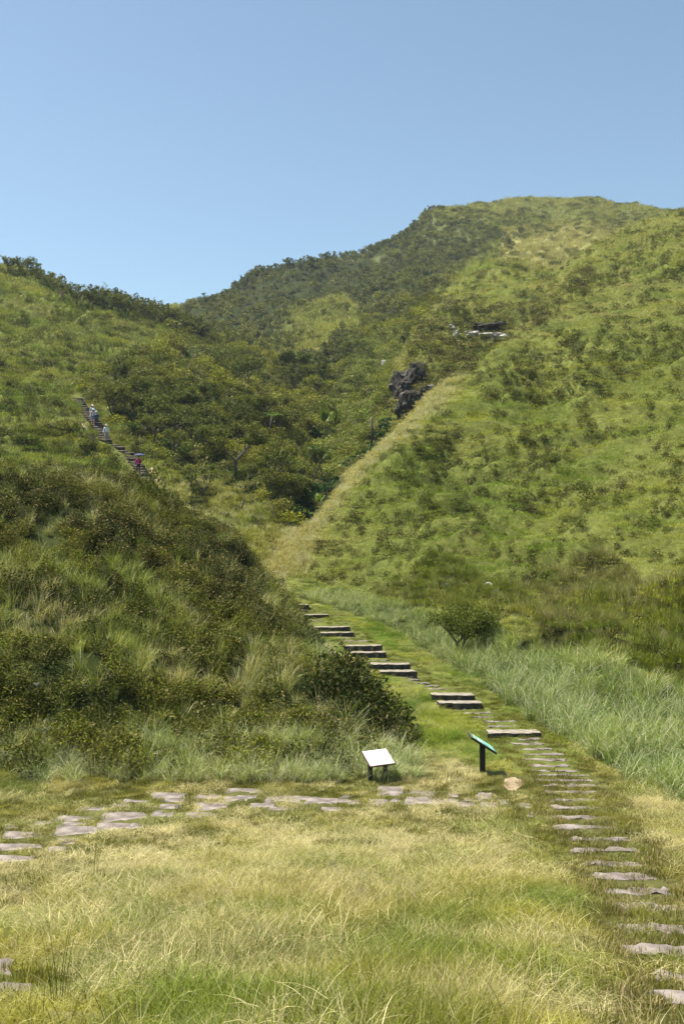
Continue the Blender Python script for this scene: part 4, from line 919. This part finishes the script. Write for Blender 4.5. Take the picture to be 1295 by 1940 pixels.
tree_row('gully_tree', ridgeT, in_poly([(400,648),(480,650),(560,640),(640,650),(700,620),(790,590),(800,615),(740,655),(660,690),(560,675),(520,672)], 34), 'thin grey-stemmed tree standing at the head of the gully', 'trees at the gully head', .7, 1.1)
tree_row('sapling', [tree_meshes(330+k, 1.6, .9, .14, 160, M_crown_olive, 2, .5, levels=2, thick=.02) for k in range(3)], in_poly([(390,655),(450,672),(520,700),(490,712),(420,690)], 22), 'small sapling planted on the sunny grass spur', 'saplings on the sunny spur', .8, 1.3)
skyT = [tree_meshes(340+k, 4.2, 1.0, .42, 260, M_crown_dark, stems=2, crownlow=.45, levels=2, thick=.02) for k in range(4)]
tree_row('skyline_tree', skyT, along([(385,582),(430,568),(465,548),(482,529),(540,516),(600,505),(700,483),(745,466),(780,446),(815,408)], 64, 5, 2), 'small dark tree on the far wooded skyline', 'trees on the far skyline', .6, 1.25)
knT = [tree_meshes(360+k, 3.2, 1.35, .17, 1500, [M_crown_dark, M_crown_dark, M_crown_olive][k % 3], stems=2, crownlow=.33, levels=3, thick=.03) for k in range(6)]
KN = [(185,770),(210,730),(260,745),(330,752),(400,770),(440,800),(470,850),(450,880),(380,885),(320,880),(280,850),(235,830),(205,800)]
tree_row('knoll_tree', knT, in_poly(KN, 34), 'dense low dark-leaved tree on the face of the knoll', 'trees on the knoll face', .75, 1.15)
guT = [tree_meshes(380+k, 3.6, 1.2, .20, 1200, [M_crown_dark, M_crown_olive][k % 2], stems=2, crownlow=.35, levels=3, thick=.028) for k in range(4)]
tree_row('gully_tree', guT, in_poly([(470,720),(560,700),(620,700),(600,760),(590,830),(620,880),(570,950),(500,920),(470,860),(430,820)], 30), 'rounded bushy tree down in the gully', 'bushy trees in the gully', .6, 1.15)
brT = [tree_meshes(400+k, 2.0, 1.2, .20, 500, M_crown_bright, stems=2, crownlow=.4, levels=2) for k in range(2)]
for (u_, v_, s4, lab) in [(322,868,1.0,'bright green leafy sapling below the knoll trees'),(352,880,.9,'bright green sapling right of a similar one below the knoll'),(250,835,1.0,'bright green young tree beside the white walker'),(398,905,.6,'small bright green bush near the hollow'),(365,925,.6,'low bright green bush right of the lower far stair'),(510,800,.7,'bright green young tree beside the tree ferns')]:
    make_tree('young_tree', brT[random.randrange(2)], hit(u_, v_), lab, scale=s4)
T1 = tree_meshes(431, 5.2, 1.5, .17, 3600, M_crown_olive, 1, .30, .05, levels=4, thick=.026, zs=.5)
make_tree('tree', T1, hit(446, 908), 'spreading olive tree with a bare trunk in front of the knoll', scale=1.0)
T3 = tree_meshes(433, 4.2, .9, .2, 1500, M_crown_bright, 2, .35, .0, levels=3, thick=.022)
make_tree('tree', T3, hit(607, 925), 'slender yellow green tree standing in the gully mouth')
T6 = tree_meshes(441, 3.4, 1.3, .16, 700, M_crown_olive, 2, .35, .2, levels=3, thick=.025, sparse=.6)
make_tree('tree', T6, hit(515, 955), 'low straggly yellowish tree with a bare bent branch')
make_tree('tree', tree_meshes(443, 3.0, 1.3, .16, 500, M_crown_olive, 2, .35, -.2, levels=3, thick=.025, sparse=.5), hit(385, 950), 'half bare little tree at the left of the pale hollow')
T4 = tree_meshes(435, 6.0, 1.1, .34, 2200, M_crown_dark, 2, .3, .0, levels=3, thick=.03)
make_tree('tree', T4, hit(565, 722), 'tall very dark green tree at the head of the gully'); make_tree('tree', T4, hit(592, 716), 'second dark green tree, right of the tall one at the gully head', scale=.8)
make_tree('tree', T4, hit(762, 668), 'narrow dark green tree left of the cliff outcrop', scale=.62)
T2 = tree_meshes(482, 2.6, 1.5, .10, 9000, M_crown_dark, 2, .24, .15, levels=4, thick=.028, zs=1.1, clump=.15)
make_tree('tree', T2, hit(873, 1240), 'lone small dark tree in the tall grass beside the path', rz=4.6, scale=.76)
for (u_, v_, s4, lab) in [(847,592,1.0,'bare grey shrubby tree on the round grassy knob'),(1090,488,.7,'small bare tree on the far side of the right ridge'),(795,622,.8,'small bare tree left of the outcrop bank')]:
    make_tree('bare_tree', tree_meshes(int(u_), 2.6, 1.2, .12, 60, M_crown_olive, 2, .4, 0, levels=3, thick=.028, sparse=.4), hit(u_, v_), lab, scale=s4)
# tree ferns
def frond(L_, m_, seed):
    r = random.Random(seed); V = []; Fs = []
    n_ = 16
    for k in range(n_):
        t = k/(n_-1); x = L_*t; z = .55*L_*math.sin(t*2.0)*.6-.25*L_*t*t; wl = .20*L_*math.sin(math.pi*(.12+.85*t))
        for s in (-1, 1):
            b0 = len(V); V += [(x, 0, z), (x+.05*L_, s*wl*.5, z+.02), (x+.08*L_, s*wl, z-.06*L_), (x+.03*L_, s*wl*.45, z-.01)]; Fs.append((b0, b0+1, b0+2, b0+3))
    return np.array(V), np.array(Fs)
M_fern = leaf_mat('fern_fronds', (.10,.17,.03), (.17,.24,.05))
for (u_, v_, hh, lab) in [(508,838,2.9,'tree fern with a tall dark stem leaning right'),(531,818,2.3,'second tree fern with a straight dark stem'),(548,808,1.2,'short tree fern right of the two tall ones')]:
    e = empty('tree_fern', hit(u_, v_)); tag(e, lab, 'tree fern'); ln_ = .45 if u_ == 508 else .05
    part('trunk', tube_mesh('trunk', [((0, 0, -.2), .17), ((ln_*.4, 0, hh*.5), .14), ((ln_, 0, hh), .11)], M_blk), e)
    Vs = []; Fs = []; off = 0
    for k in range(9):
        a = k*2*math.pi/9+random.uniform(-.2, .2); V_, F_ = frond(random.uniform(1.1, 1.6), None, k); c_, s_3 = math.cos(a), math.sin(a)
        Vs.append(np.stack([V_[:, 0]*c_-V_[:, 1]*s_3+ln_, V_[:, 0]*s_3+V_[:, 1]*c_, V_[:, 2]+hh], 1)); Fs.append(F_+off); off += len(V_)
    me = np_mesh('crown', np.concatenate(Vs), np.concatenate(Fs), [M_fern]); f_attr(me, 'br', np.random.default_rng(1).random(off)); part('crown', me, e)
# big-leaved plants
def bigleaf(n_, size, seed):
    r = np.random.default_rng(seed); V = []; Fs = []
    for k in range(n_):
        a = r.random()*6.28; L_ = size*(.7+.6*r.random()); up = .5+r.random()*.9; w_ = L_*.17; d = np.array([math.cos(a)*math.cos(up), math.sin(a)*math.cos(up), math.sin(up)]); s = np.array([-math.sin(a), math.cos(a), 0]); b0 = len(V); st = d*L_*.35
        V += [st, st+d*L_*.25+s*w_, st+d*L_*.3, st+d*L_*.25-s*w_, st+d*L_*.75+s*w_*.7+np.array([0, 0, -.08*L_]), st+d*L_*.8+np.array([0, 0, -.05*L_]), st+d*L_*.75-s*w_*.7+np.array([0, 0, -.08*L_]), st+d*L_+np.array([0, 0, -.2*L_]), np.zeros(3)-s*.015, np.zeros(3)+s*.015]
        Fs += [(b0, b0+1, b0+2, b0+3), (b0+1, b0+4, b0+5, b0+2), (b0+2, b0+5, b0+6, b0+3), (b0+4, b0+7, b0+6, b0+5), (b0+8, b0+9, b0, b0)]
    Fs = [f if f[2] != f[3] else (f[0], f[1], f[2]) for f in Fs]
    me = np_mesh('leaf_rosette', np.array(V), [np.array([f for f in Fs if len(f) == 4]), np.array([f for f in Fs if len(f) == 3])], [M_crown_bright]); f_attr(me, 'br', np.repeat(r.random(n_), 10)); return me
for (u_, v_, s4, lab) in [(613,818,1.9,'broad-leaved bright plant in the middle of the gully'),(634,812,1.5,'second broad-leaved bright plant just right of its twin'),(607,835,1.2,'broad-leaved plant lowest of the three in the gully'),(603,968,1.0,'bright leafed plant among the dark vines')]:
    o = link('broadleaf_plant', bigleaf(9, s4, int(u_))); o.location = hit(u_, v_)+Vector((0, 0, .5)); tag(o, lab, 'plant')
# vines along the gully side of the near crest
vin = piece_set('vine', [veg_mesh('vine', [leaves(170, .6, .4, .26, 500+s, lobes=5, asp=.75)], M_leaf) for s in range(4)])
VZ = (1-sstep(6, 17, dpoly(GU, GB, [(560,992),(590,968),(625,935)]))) + (1-sstep(4, 12, dpoly(GU, GB, [(655,885),(690,862),(722,838),(735,815)])))
scatter('broadleaf_vines', 'glossy dark green vines along the gully edge of the pale grass spine', 'vines', vin, np.clip(VZ, 0, 1)*2.6*(GY > 60)*(GY < 125), lambda X, Y, u, v, r: .8+.5*r.random(len(X)),
        lambda X, Y, u, v, r, jj, ii: (vary([.022,.058,.018], r, len(X), .25), vary([.05,.10,.03], r, len(X), .2)), lambda X, Y, u, v, r, jj, ii: .3+0*X, hpx=1.5, seed=20)
# single shrubs on the slopes
def shrub_mesh(seed, sz, m, nl=420, ls_=.12):
    V, Fq, b1, b2 = leaves(nl, .75*sz, .8*sz, ls_, seed, lobes=6); me = np_mesh('shrub', V, Fq, [m]); f_attr(me, 'br', b1); return me
sh = [shrub_mesh(520+k, 1.0, [M_crown_dark, M_crown_olive][k % 2]) for k in range(5)]
def shrubs(spots, label, group, smin, smax, ref=60.):
    for (u_, v_) in spots:
        p = hit(u_, v_); o = bpy.data.objects.new('shrub', sh[random.randrange(5)]); C.objects.link(o); o.location = p-Vector((0, 0, .1)); s4 = random.uniform(smin, smax)*max(.6, min(2.4, p.y/ref))
        o.scale = (s4, s4, s4*random.uniform(.6, 1.1)); o.rotation_euler = (0, 0, random.uniform(0, 6.28)); tag(o, label, 'shrub', group)
shrubs(in_poly([(860,760),(1000,660),(1295,440),(1295,1010),(1000,1060),(760,1040),(700,960)], 95), 'low dark shrub dotted on the sunny right hillside', 'shrubs on the right hillside', .35, .8)
shrubs(in_poly([(0,540),(120,590),(330,680),(190,700),(130,740),(100,850),(0,850)], 60), 'low dark shrub on the grassy left hillside', 'shrubs on the left hillside', .4, .8)
shrubs(in_poly([(850,400),(1000,385),(1240,415),(1130,460),(1000,480),(980,440)], 55), 'dark shrub dotted over the far hilltop', 'shrubs on the far hilltop', .35, .8, 170.)
shrubs(in_poly([(800,600),(880,525),(945,505),(1010,520),(1040,560),(900,590)], 30), 'dark shrub on the round grassy knob', 'shrubs on the round knob', .3, .5, 120.)
shrubs(along([(990,377),(1020,378),(1100,381),(1160,387),(1230,405)], 14, 8, 1), 'dark shrub on the crest line of the far hilltop', 'shrubs on the far crest line', .35, .7, 170.)
for (u_, v_, s4, lab) in [(212,895,1.0,'upright dark shrub left of the lower far stair'),(222,905,1.3,'widest dark shrub left of the lower far stair'),(206,866,.8,'dark shrub in front of the white walker'),(300,960,1.3,'leafy green shrub at the top of the near mound'),(1110,960,.9,'shrub on its own in the middle of the right slope')]:
    p = hit(u_, v_); o = bpy.data.objects.new('shrub', sh[0 if s4 > 1 else 2]); C.objects.link(o); o.location = p; o.scale = (s4*.9, s4*.9, s4*1.5); tag(o, lab, 'shrub')
# tall single grass stems in the near meadow
for (u_, v_, hpx_, lab) in [(178,1668,170,'tall dark seed stem rising from the left of the meadow'),(108,1925,250,'tallest dark grass stem in the low left corner'),(370,1850,120,'dark grass stem left of the meadow centre'),(556,1735,70,'short dark stem in the middle of the meadow'),(1008,1850,110,'lone bent stem in the right half of the meadow')]:
    p = hit(u_, v_); hh = hpx_*p.y/F; V, Fq, b1, b2 = blades(9, .05, hh, .007, .35, 5, .1, .5, int(u_)); me = np_mesh('grass_stem', V, Fq, [M_crown_dark]); f_attr(me, 'br', b1)
    o = link('grass_stem', me); o.location = p; tag(o, lab, 'grass')

shrubs([(770,700),(762,720),(760,745),(764,770),(806,700),(815,720),(790,800),(760,790),(835,622),(870,612),(905,612),(945,612),(965,622),(880,645),(905,650),(830,640),(800,655),(815,668),(850,655)], 'leafy shrub growing round the rocks of the outcrop', 'shrubs round the rock outcrop', .45, .75, 90.)
shrubs([(772,795),(762,810),(782,805),(752,775),(748,760),(776,820)], 'dark shrub hanging below the cliff rocks', 'shrubs below the cliff', .5, .8, 90.)
# ------------------------------------------------------------------ air
bm = bmesh.new(); bmesh.ops.create_cube(bm, size=1)
for v_ in bm.verts: v_.co = Vector((v_.co.x*3400, v_.co.y*900+250, v_.co.z*260+100))
me = bpy.data.meshes.new('haze'); bm.to_mesh(me); bm.free()
hm = bpy.data.materials.new('haze_air'); hm.use_nodes = True; hn = hm.node_tree.nodes; hn.clear(); ho = hn.new('ShaderNodeOutputMaterial'); hv = hn.new('ShaderNodeVolumePrincipled')
hv.inputs['Density'].default_value = HAZE; hv.inputs['Color'].default_value = (.72, .84, 1.0, 1); hv.inputs['Anisotropy'].default_value = 0.2
hm.node_tree.links.new(hv.outputs[0], ho.inputs['Volume']); tag(link('haze', me, hm), kind='stuff')
# ------------------------------------------------------------------ walkers
M_skin = solid('skin', (.46,.28,.20), (.52,.33,.24), 10, .55, 0)
def cloth(name, c): return solid(name, tuple(x*.85 for x in c), c, 9, .85, .25)
def skin_obj(name, verts, edges, radii, m, parent, sub=1):
    me = bpy.data.meshes.new(name); me.from_pydata([tuple(v_) for v_ in verts], edges, []); me.materials.append(m)
    o = bpy.data.objects.new(name, me); C.objects.link(o); o.parent = parent
    o.modifiers.new('skin', 'SKIN')
    if not me.skin_vertices: me.skin_vertices.new() if hasattr(me.skin_vertices, 'new') else None
    sv = me.skin_vertices[0].data
    for i, r_ in enumerate(radii):
        sv[i].radius = r_ if isinstance(r_, tuple) else (r_, r_)
        sv[i].use_root = (i == 0)
    s = o.modifiers.new('smooth', 'SUBSURF'); s.levels = sub; s.render_levels = sub+1
    for md in o.modifiers:
        if md.type == 'SKIN': md.use_smooth_shade = True
    return o
def person(label, loc, H, yaw, top, bottom, sleeve=None, hat=None, hatstyle='brim', shoes=(.05,.05,.05), short=False, pack=None, hold=False, neck=None, stride=.16, mask=None, straps=None):
    """front faces -Y (towards the camera) at yaw 0"""
    e = empty('person', loc, yaw); tag(e, label, 'person'); k = H
    z = lambda f: f*k
    hipL, hipR = Vector((-.052*k, 0, z(.52))), Vector((.052*k, 0, z(.52)))
    knL, knR = Vector((-.058*k, -.06*k-stride*.1, z(.29))), Vector((.055*k, .0, z(.285)))
    anL, anR = Vector((-.058*k, -.02*k-stride*.5*k*.6, z(.045))), Vector((.055*k, stride*.5*k, z(.055)))
    sL, sR = Vector((-.115*k, 0, z(.805))), Vector((.115*k, 0, z(.805)))
    eL, wL = Vector((-.155*k, .01*k, z(.645))), Vector((-.165*k, -.04*k, z(.50)))
    if hold: eR, wR = Vector((.15*k, -.04*k, z(.68))), Vector((.10*k, -.15*k, z(.73)))
    else: eR, wR = Vector((.155*k, .03*k, z(.645))), Vector((.165*k, .0, z(.50)))
    V = [Vector((0, 0, z(.54))), Vector((0, .005*k, z(.64))), Vector((0, 0, z(.76))), Vector((0, 0, z(.84))), Vector((0, -.006*k, z(.885))), Vector((0, -.012*k, z(.93))), Vector((0, -.005*k, z(.975)))]
    R = [(.075*k, .055*k), (.065*k, .048*k), (.08*k, .055*k), (.03*k, .03*k), (.040*k, .043*k), (.048*k, .055*k), (.034*k, .038*k)]
    E = [(0, 1), (1, 2), (2, 3), (3, 4), (4, 5), (5, 6)]
    def chain(root, pts, rs):
        pr = root
        for q, r_ in zip(pts, rs): V.append(q); R.append(r_); E.append((pr, len(V)-1)); pr = len(V)-1
        return pr
    for s, a, el, wr in ((-1, sL, eL, wL), (1, sR, eR, wR)):
        d = (wr-el).normalized(); palm = wr+d*.035*k
        i = chain(2, [a, el, wr, palm], [.031*k, .023*k, .016*k, (.017*k, .010*k)])
        sx = d.orthogonal().normalized()
        ax = Vector((1, 0, 0)); lat = (ax-d*ax.dot(d)).normalized(); cur = lat.cross(d)
        for f, ln in enumerate((.036, .044, .041, .032)):
            o1 = palm+lat*(f-1.5)*.011*k+d*.012*k; chain(i, [o1+d*ln*.5*k, o1+d*ln*.85*k+cur*.010*k], [.0052*k, .0042*k])
        chain(i-1, [wr+d*.012*k+lat*s*-.020*k, wr+d*.035*k+lat*s*-.030*k], [.006*k, .0048*k])
    for hip, kn, an in ((hipL, knL, anL), (hipR, knR, anR)):
        chain(0, [hip, kn, an, an+Vector((0, -.085*k, -.025*k))], [(.05*k, .05*k), .034*k, .022*k, (.020*k, .015*k)])
    body = skin_obj('body', V, E, R, M_skin, e)
    # face: eyes, nose, mouth, ears in one small relief mesh
    bm = bmesh.new()
    def ball(c, r_, sc_=(1, 1, 1), mi=0):
        g_ = bmesh.ops.create_icosphere(bm, subdivisions=1, radius=1)['verts']
        for v_ in g_: v_.co = Vector(c)+Vector((v_.co.x*r_*sc_[0], v_.co.y*r_*sc_[1], v_.co.z*r_*sc_[2]))
        for f in {f for v_ in g_ for f in v_.link_faces}: f.material_index = mi
    ball((0, -.066*k, z(.918)), .009*k, (.8, 1, 1.4)); ball((-.050*k, 0, z(.922)), .012*k, (.4, .8, 1.2)); ball((.050*k, 0, z(.922)), .012*k, (.4, .8, 1.2))
    ball((-.018*k, -.060*k, z(.932)), .006*k, (1.3, .5, .7), 1); ball((.018*k, -.060*k, z(.932)), .006*k, (1.3, .5, .7), 1); ball((0, -.060*k, z(.898)), .010*k, (1.4, .4, .35), 2)
    me = bpy.data.meshes.new('face'); bm.to_mesh(me); bm.free(); [me.materials.append(x_) for x_ in (M_skin, M_eye, M_lip)]; link('face', me, None, e)
    # hair
    me = bpy.data.meshes.new('hair'); bm = bmesh.new(); bmesh.ops.create_icosphere(bm, subdivisions=2, radius=1)
    for v_ in bm.verts: v_.co = Vector((v_.co.x*.056*k, v_.co.y*.058*k+.014*k, v_.co.z*.058*k+z(.945)))
    bm.to_mesh(me); bm.free(); link('hair', me, M_hair, e)
    mt = cloth('shirt_cloth', top)
    VS = [Vector((0, 0, z(.52))), Vector((0, .004*k, z(.64))), Vector((0, 0, z(.76))), Vector((0, 0, z(.825))), sL, sL.lerp(eL, .95), sR, sR.lerp(eR, .95)]
    ES = [(0, 1), (1, 2), (2, 3), (2, 4), (4, 5), (2, 6), (6, 7)]; RS = [(.090*k, .066*k), (.082*k, .060*k), (.094*k, .064*k), (.045*k, .042*k), .040*k, .034*k, .040*k, .034*k]
    skin_obj('shirt', VS, ES, RS, mt, e)
    if sleeve is not None:
        ms = cloth('sleeve_cloth', sleeve)
        for a, b_ in ((eL, wL), (eR, wR)): skin_obj('sleeve', [a.lerp(b_, -.2), a, a.lerp(b_, .5), a.lerp(b_, .97)], [(0, 1), (1, 2), (2, 3)], [.030*k, .032*k, .027*k, .022*k], ms, e)
    mb = cloth('trouser_cloth', bottom); lo = .42 if short else .97
    VT = [Vector((0, 0, z(.545))), hipL, knL, knL.lerp(anL, lo if not short else .05), hipR, knR, knR.lerp(anR, lo if not short else .05)]
    skin_obj('trousers', VT, [(0, 1), (1, 2), (2, 3), (0, 4), (4, 5), (5, 6)], [(.082*k, .062*k), (.060*k, .058*k), .045*k, .033*k if not short else .043*k, (.060*k, .058*k), .045*k, .033*k if not short else .043*k], mb, e)
    msh = cloth('shoe_cloth', shoes)
    for an in (anL, anR): skin_obj('shoe', [an+Vector((0, .02*k, -.022*k)), an+Vector((0, -.04*k, -.026*k)), an+Vector((0, -.095*k, -.030*k))], [(0, 1), (1, 2)], [(.026*k, .022*k), (.028*k, .02*k), (.022*k, .015*k)], msh, e)
    if hat is not None:
        bm = bmesh.new(); n_ = 20
        prof = [(.0, 1.045), (.030, 1.04), (.054, 1.015), (.062, .975)] + ([(.115, .955), (.112, .950), (.060, .965)] if hatstyle == 'brim' else [(.066, .965), (.060, .962)])
        rings = [[bm.verts.new((r_*k*math.cos(2*math.pi*i/n_), r_*k*math.sin(2*math.pi*i/n_)*(1.05)+(-.0*k), z(h_)+(.010*k*math.sin(4*math.pi*i/n_) if r_ > .1 else 0))) for i in range(n_)] if r_ > 0 else [bm.verts.new((0, 0, z(h_)))] for r_, h_ in prof]
        for a, b_ in zip(rings[:-1], rings[1:]):
            for i in range(n_):
                if len(a) == 1: bm.faces.new((a[0], b_[i], b_[(i+1) % n_]))
                else: bm.faces.new((a[i], b_[i], b_[(i+1) % n_], a[(i+1) % n_]))
        if hatstyle == 'cap':
            q = [bm.verts.new((math.cos(t)*.05*k, -.06*k-math.sin(t)*.055*k, z(.965))) for t in [math.pi*i/8 for i in range(9)]]; q2 = [bm.verts.new(v_.co+Vector((0, 0, .006*k))) for v_ in q]
            bm.faces.new(q); bm.faces.new(q2[::-1])
            for i in range(8): bm.faces.new((q[i], q[i+1], q2[i+1], q2[i]))
        me = bpy.data.meshes.new('hat'); bm.to_mesh(me); bm.free(); link('hat', me, cloth('hat_cloth', hat), e)
    if mask is not None: skin_obj('scarf', [Vector((0, -.01*k, z(.835))), Vector((0, -.014*k, z(.87))), Vector((0, -.02*k, z(.905)))], [(0, 1), (1, 2)], [(.055*k, .052*k), (.046*k, .048*k), (.045*k, .048*k)], cloth('scarf_cloth', mask), e)
    if pack is not None:
        link('backpack', box_mesh('backpack', .17*k, .09*k, .26*k, cloth('pack_cloth', pack), .02*k, (0, .10*k, z(.70))), None, e)
        for s in (-1, 1):
            q = [((s*.06*k, .06*k, z(.81)), .011*k), ((s*.065*k, -.02*k, z(.85)), .011*k), ((s*.065*k, -.066*k, z(.79)), .011*k), ((s*.075*k, -.060*k, z(.68)), .011*k), ((s*.088*k, .02*k, z(.62)), .009*k)]
            link('strap', tube_mesh('strap', q, cloth('strap_cloth', straps or pack)), None, e)
    return e
def umbrella(label, loc, rad, c, shaft=.75):
    e = empty('umbrella', loc); tag(e, label, 'umbrella'); bm = bmesh.new(); n_ = 8; sub = 4; rings = []
    for j in range(7):
        t = j/6; r_ = rad*math.sin(t*1.25)/math.sin(1.25); h_ = shaft+rad*.52*(math.cos(t*1.25)-math.cos(1.25))
        ring = []
        for i in range(n_*sub):
            ph = (i % sub)/sub; sag = 4*ph*(1-ph); a = 2*math.pi*i/(n_*sub); rr_ = r_*(1-.06*sag*t); ring.append(bm.verts.new((rr_*math.cos(a), rr_*math.sin(a), h_-.03*rad*sag*t*(1-t)+.05*rad*sag*t*t*.8)))
        rings.append(ring)
    for a, b_ in zip(rings[:-1], rings[1:]):
        for i in range(n_*sub): j = (i+1) % (n_*sub); bm.faces.new((a[i], b_[i], b_[j], a[j]))
    bmesh.ops.remove_doubles(bm, verts=bm.verts, dist=.0005)
    me = bpy.data.meshes.new('canopy'); bm.to_mesh(me); bm.free(); o = link('canopy', me, cloth('canopy_cloth', c), e); s = o.modifiers.new('thickness', 'SOLIDIFY'); s.thickness = .004
    link('shaft', tube_mesh('shaft', [((0, 0, 0), .012), ((0, 0, shaft*.5), .007), ((0, 0, shaft+rad*.38), .006)], M_blk), None, e)
    for k in range(8):
        a = 2*math.pi*k/8; link('rib', tube_mesh('rib', [((rad*.97*math.cos(a), rad*.97*math.sin(a), shaft-.012), .003), ((rad*.5*math.cos(a), rad*.5*math.sin(a), shaft+rad*.28), .003), ((0, 0, shaft+rad*.335), .003)], M_blk, 4), None, e)
    return e
M_eye = solid('eye', (.02,.015,.01), None, 5, .3, 0); M_lip = solid('lips', (.35,.12,.10), None, 5, .5, 0); M_hair = solid('black_hair', (.012,.010,.009), (.03,.025,.02), 40, .5, .2)
def at_step(u_, v_, dz=.14): p = hit(u_, v_); return Vector((p.x, p.y-.1, p.z+dz))
q = at_step(263, 902, .16); person('walker in a magenta vest with black sleeves and trousers, holding a navy umbrella', q, 1.62, -.1, (.78,.03,.30), (.010,.010,.014), sleeve=(.012,.012,.016), shoes=(.85,.06,.10), pack=(.02,.02,.03), hold=True)
umbrella('navy blue umbrella held by the walker in magenta', q+Vector((.16, -.24, 1.17)), .50, (.075,.095,.19), .48)
person('walker in a white shirt with a cyan scarf and khaki trousers', at_step(202, 838, .10), 1.62, .15, (.78,.82,.86), (.33,.30,.27), sleeve=(.78,.82,.86), hat=(.55,.48,.36), mask=(.16,.55,.72), shoes=(.25,.22,.2))
person('walker in navy clothes with a pale cap, front right of the trio', at_step(183.5, 812, .14), 1.60, 0, (.02,.055,.12), (.012,.018,.04), sleeve=(.02,.055,.12), hat=(.66,.76,.80), hatstyle='cap', shoes=(.6,.62,.65), pack=(.04,.1,.16), straps=(.10,.30,.42), mask=(.12,.32,.45))
person('walker in a pale pink top with a white sun hat, denim shorts and bare legs', at_step(177, 807, .14), 1.62, .1, (.78,.60,.62), (.12,.17,.24), sleeve=(.70,.72,.76), hat=(.75,.73,.66), short=True, pack=(.05,.05,.06), shoes=(.12,.09,.09))
person('hindmost walker of the trio in light blue with a pinkish hat', at_step(176, 799, .14), 1.62, -.05, (.50,.62,.84), (.10,.11,.16), sleeve=(.55,.66,.86), hat=(.78,.62,.56), pack=(.03,.12,.18), shoes=(.3,.1,.15), mask=(.75,.18,.38))
for (u_, Y_, lab, tp, ht) in [(214, 133, 'walker half hidden behind the knoll in a pink and blue top', (.55,.30,.42), (.75,.50,.45)), (232, 136, 'walker almost hidden behind the knoll under a white umbrella', (.30,.36,.50), None)]:
    x_ = (u_-CX)/F*Y_; gz = float(ground(x_, Y_)); q = Vector((x_, Y_, gz)); print('HID', u_, 'foot v', CY-gz/Y_*F)
    person(lab, q, 1.62, .2, tp, (.05,.06,.1), sleeve=(.3,.4,.6), hat=ht, hold=(ht is None))
    if ht is None: umbrella('white umbrella showing above the grassy knoll', q+Vector((.13, -.22, 1.17)), .50, (.80,.84,.86), .48)
person('tiny hiker with an orange top on the left skyline among the trees', hit(118, 568), 1.65, .3, (.60,.16,.08), (.04,.06,.12), sleeve=(.10,.14,.25), hat=(.5,.12,.08), pack=(.05,.12,.28))

# ------------------------------------------------------------------ labels: one of a kind counts along its own group
_o = ['', 'first','second','third','fourth','fifth','sixth','seventh','eighth','ninth','tenth','eleventh','twelfth','thirteenth','fourteenth','fifteenth','sixteenth','seventeenth','eighteenth','nineteenth']
_t = {2: ('twenty', 'twentieth'), 3: ('thirty', 'thirtieth'), 4: ('forty', 'fortieth'), 5: ('fifty', 'fiftieth'), 6: ('sixty', 'sixtieth'), 7: ('seventy', 'seventieth'), 8: ('eighty', 'eightieth'), 9: ('ninety', 'ninetieth')}
def ordinal(n_): return _o[n_] if n_ < 20 else (_t[n_//10][1] if n_ % 10 == 0 else _t[n_//10][0]+'-'+_o[n_ % 10])
groups = {}
for o in C.objects:
    if o.parent is None and 'group' in o and 'category' in o and o['category'] in ('tree', 'shrub', 'flagstone'): groups.setdefault(o['group'], []).append(o)
for g_, obs in groups.items():
    obs.sort(key=lambda o: o.location.x/o.location.y)
    for i, o in enumerate(obs):
        o['label'] = o['label']+', '+('leftmost' if i == 0 else 'rightmost' if i == len(obs)-1 else ordinal(i+1)+' from left')
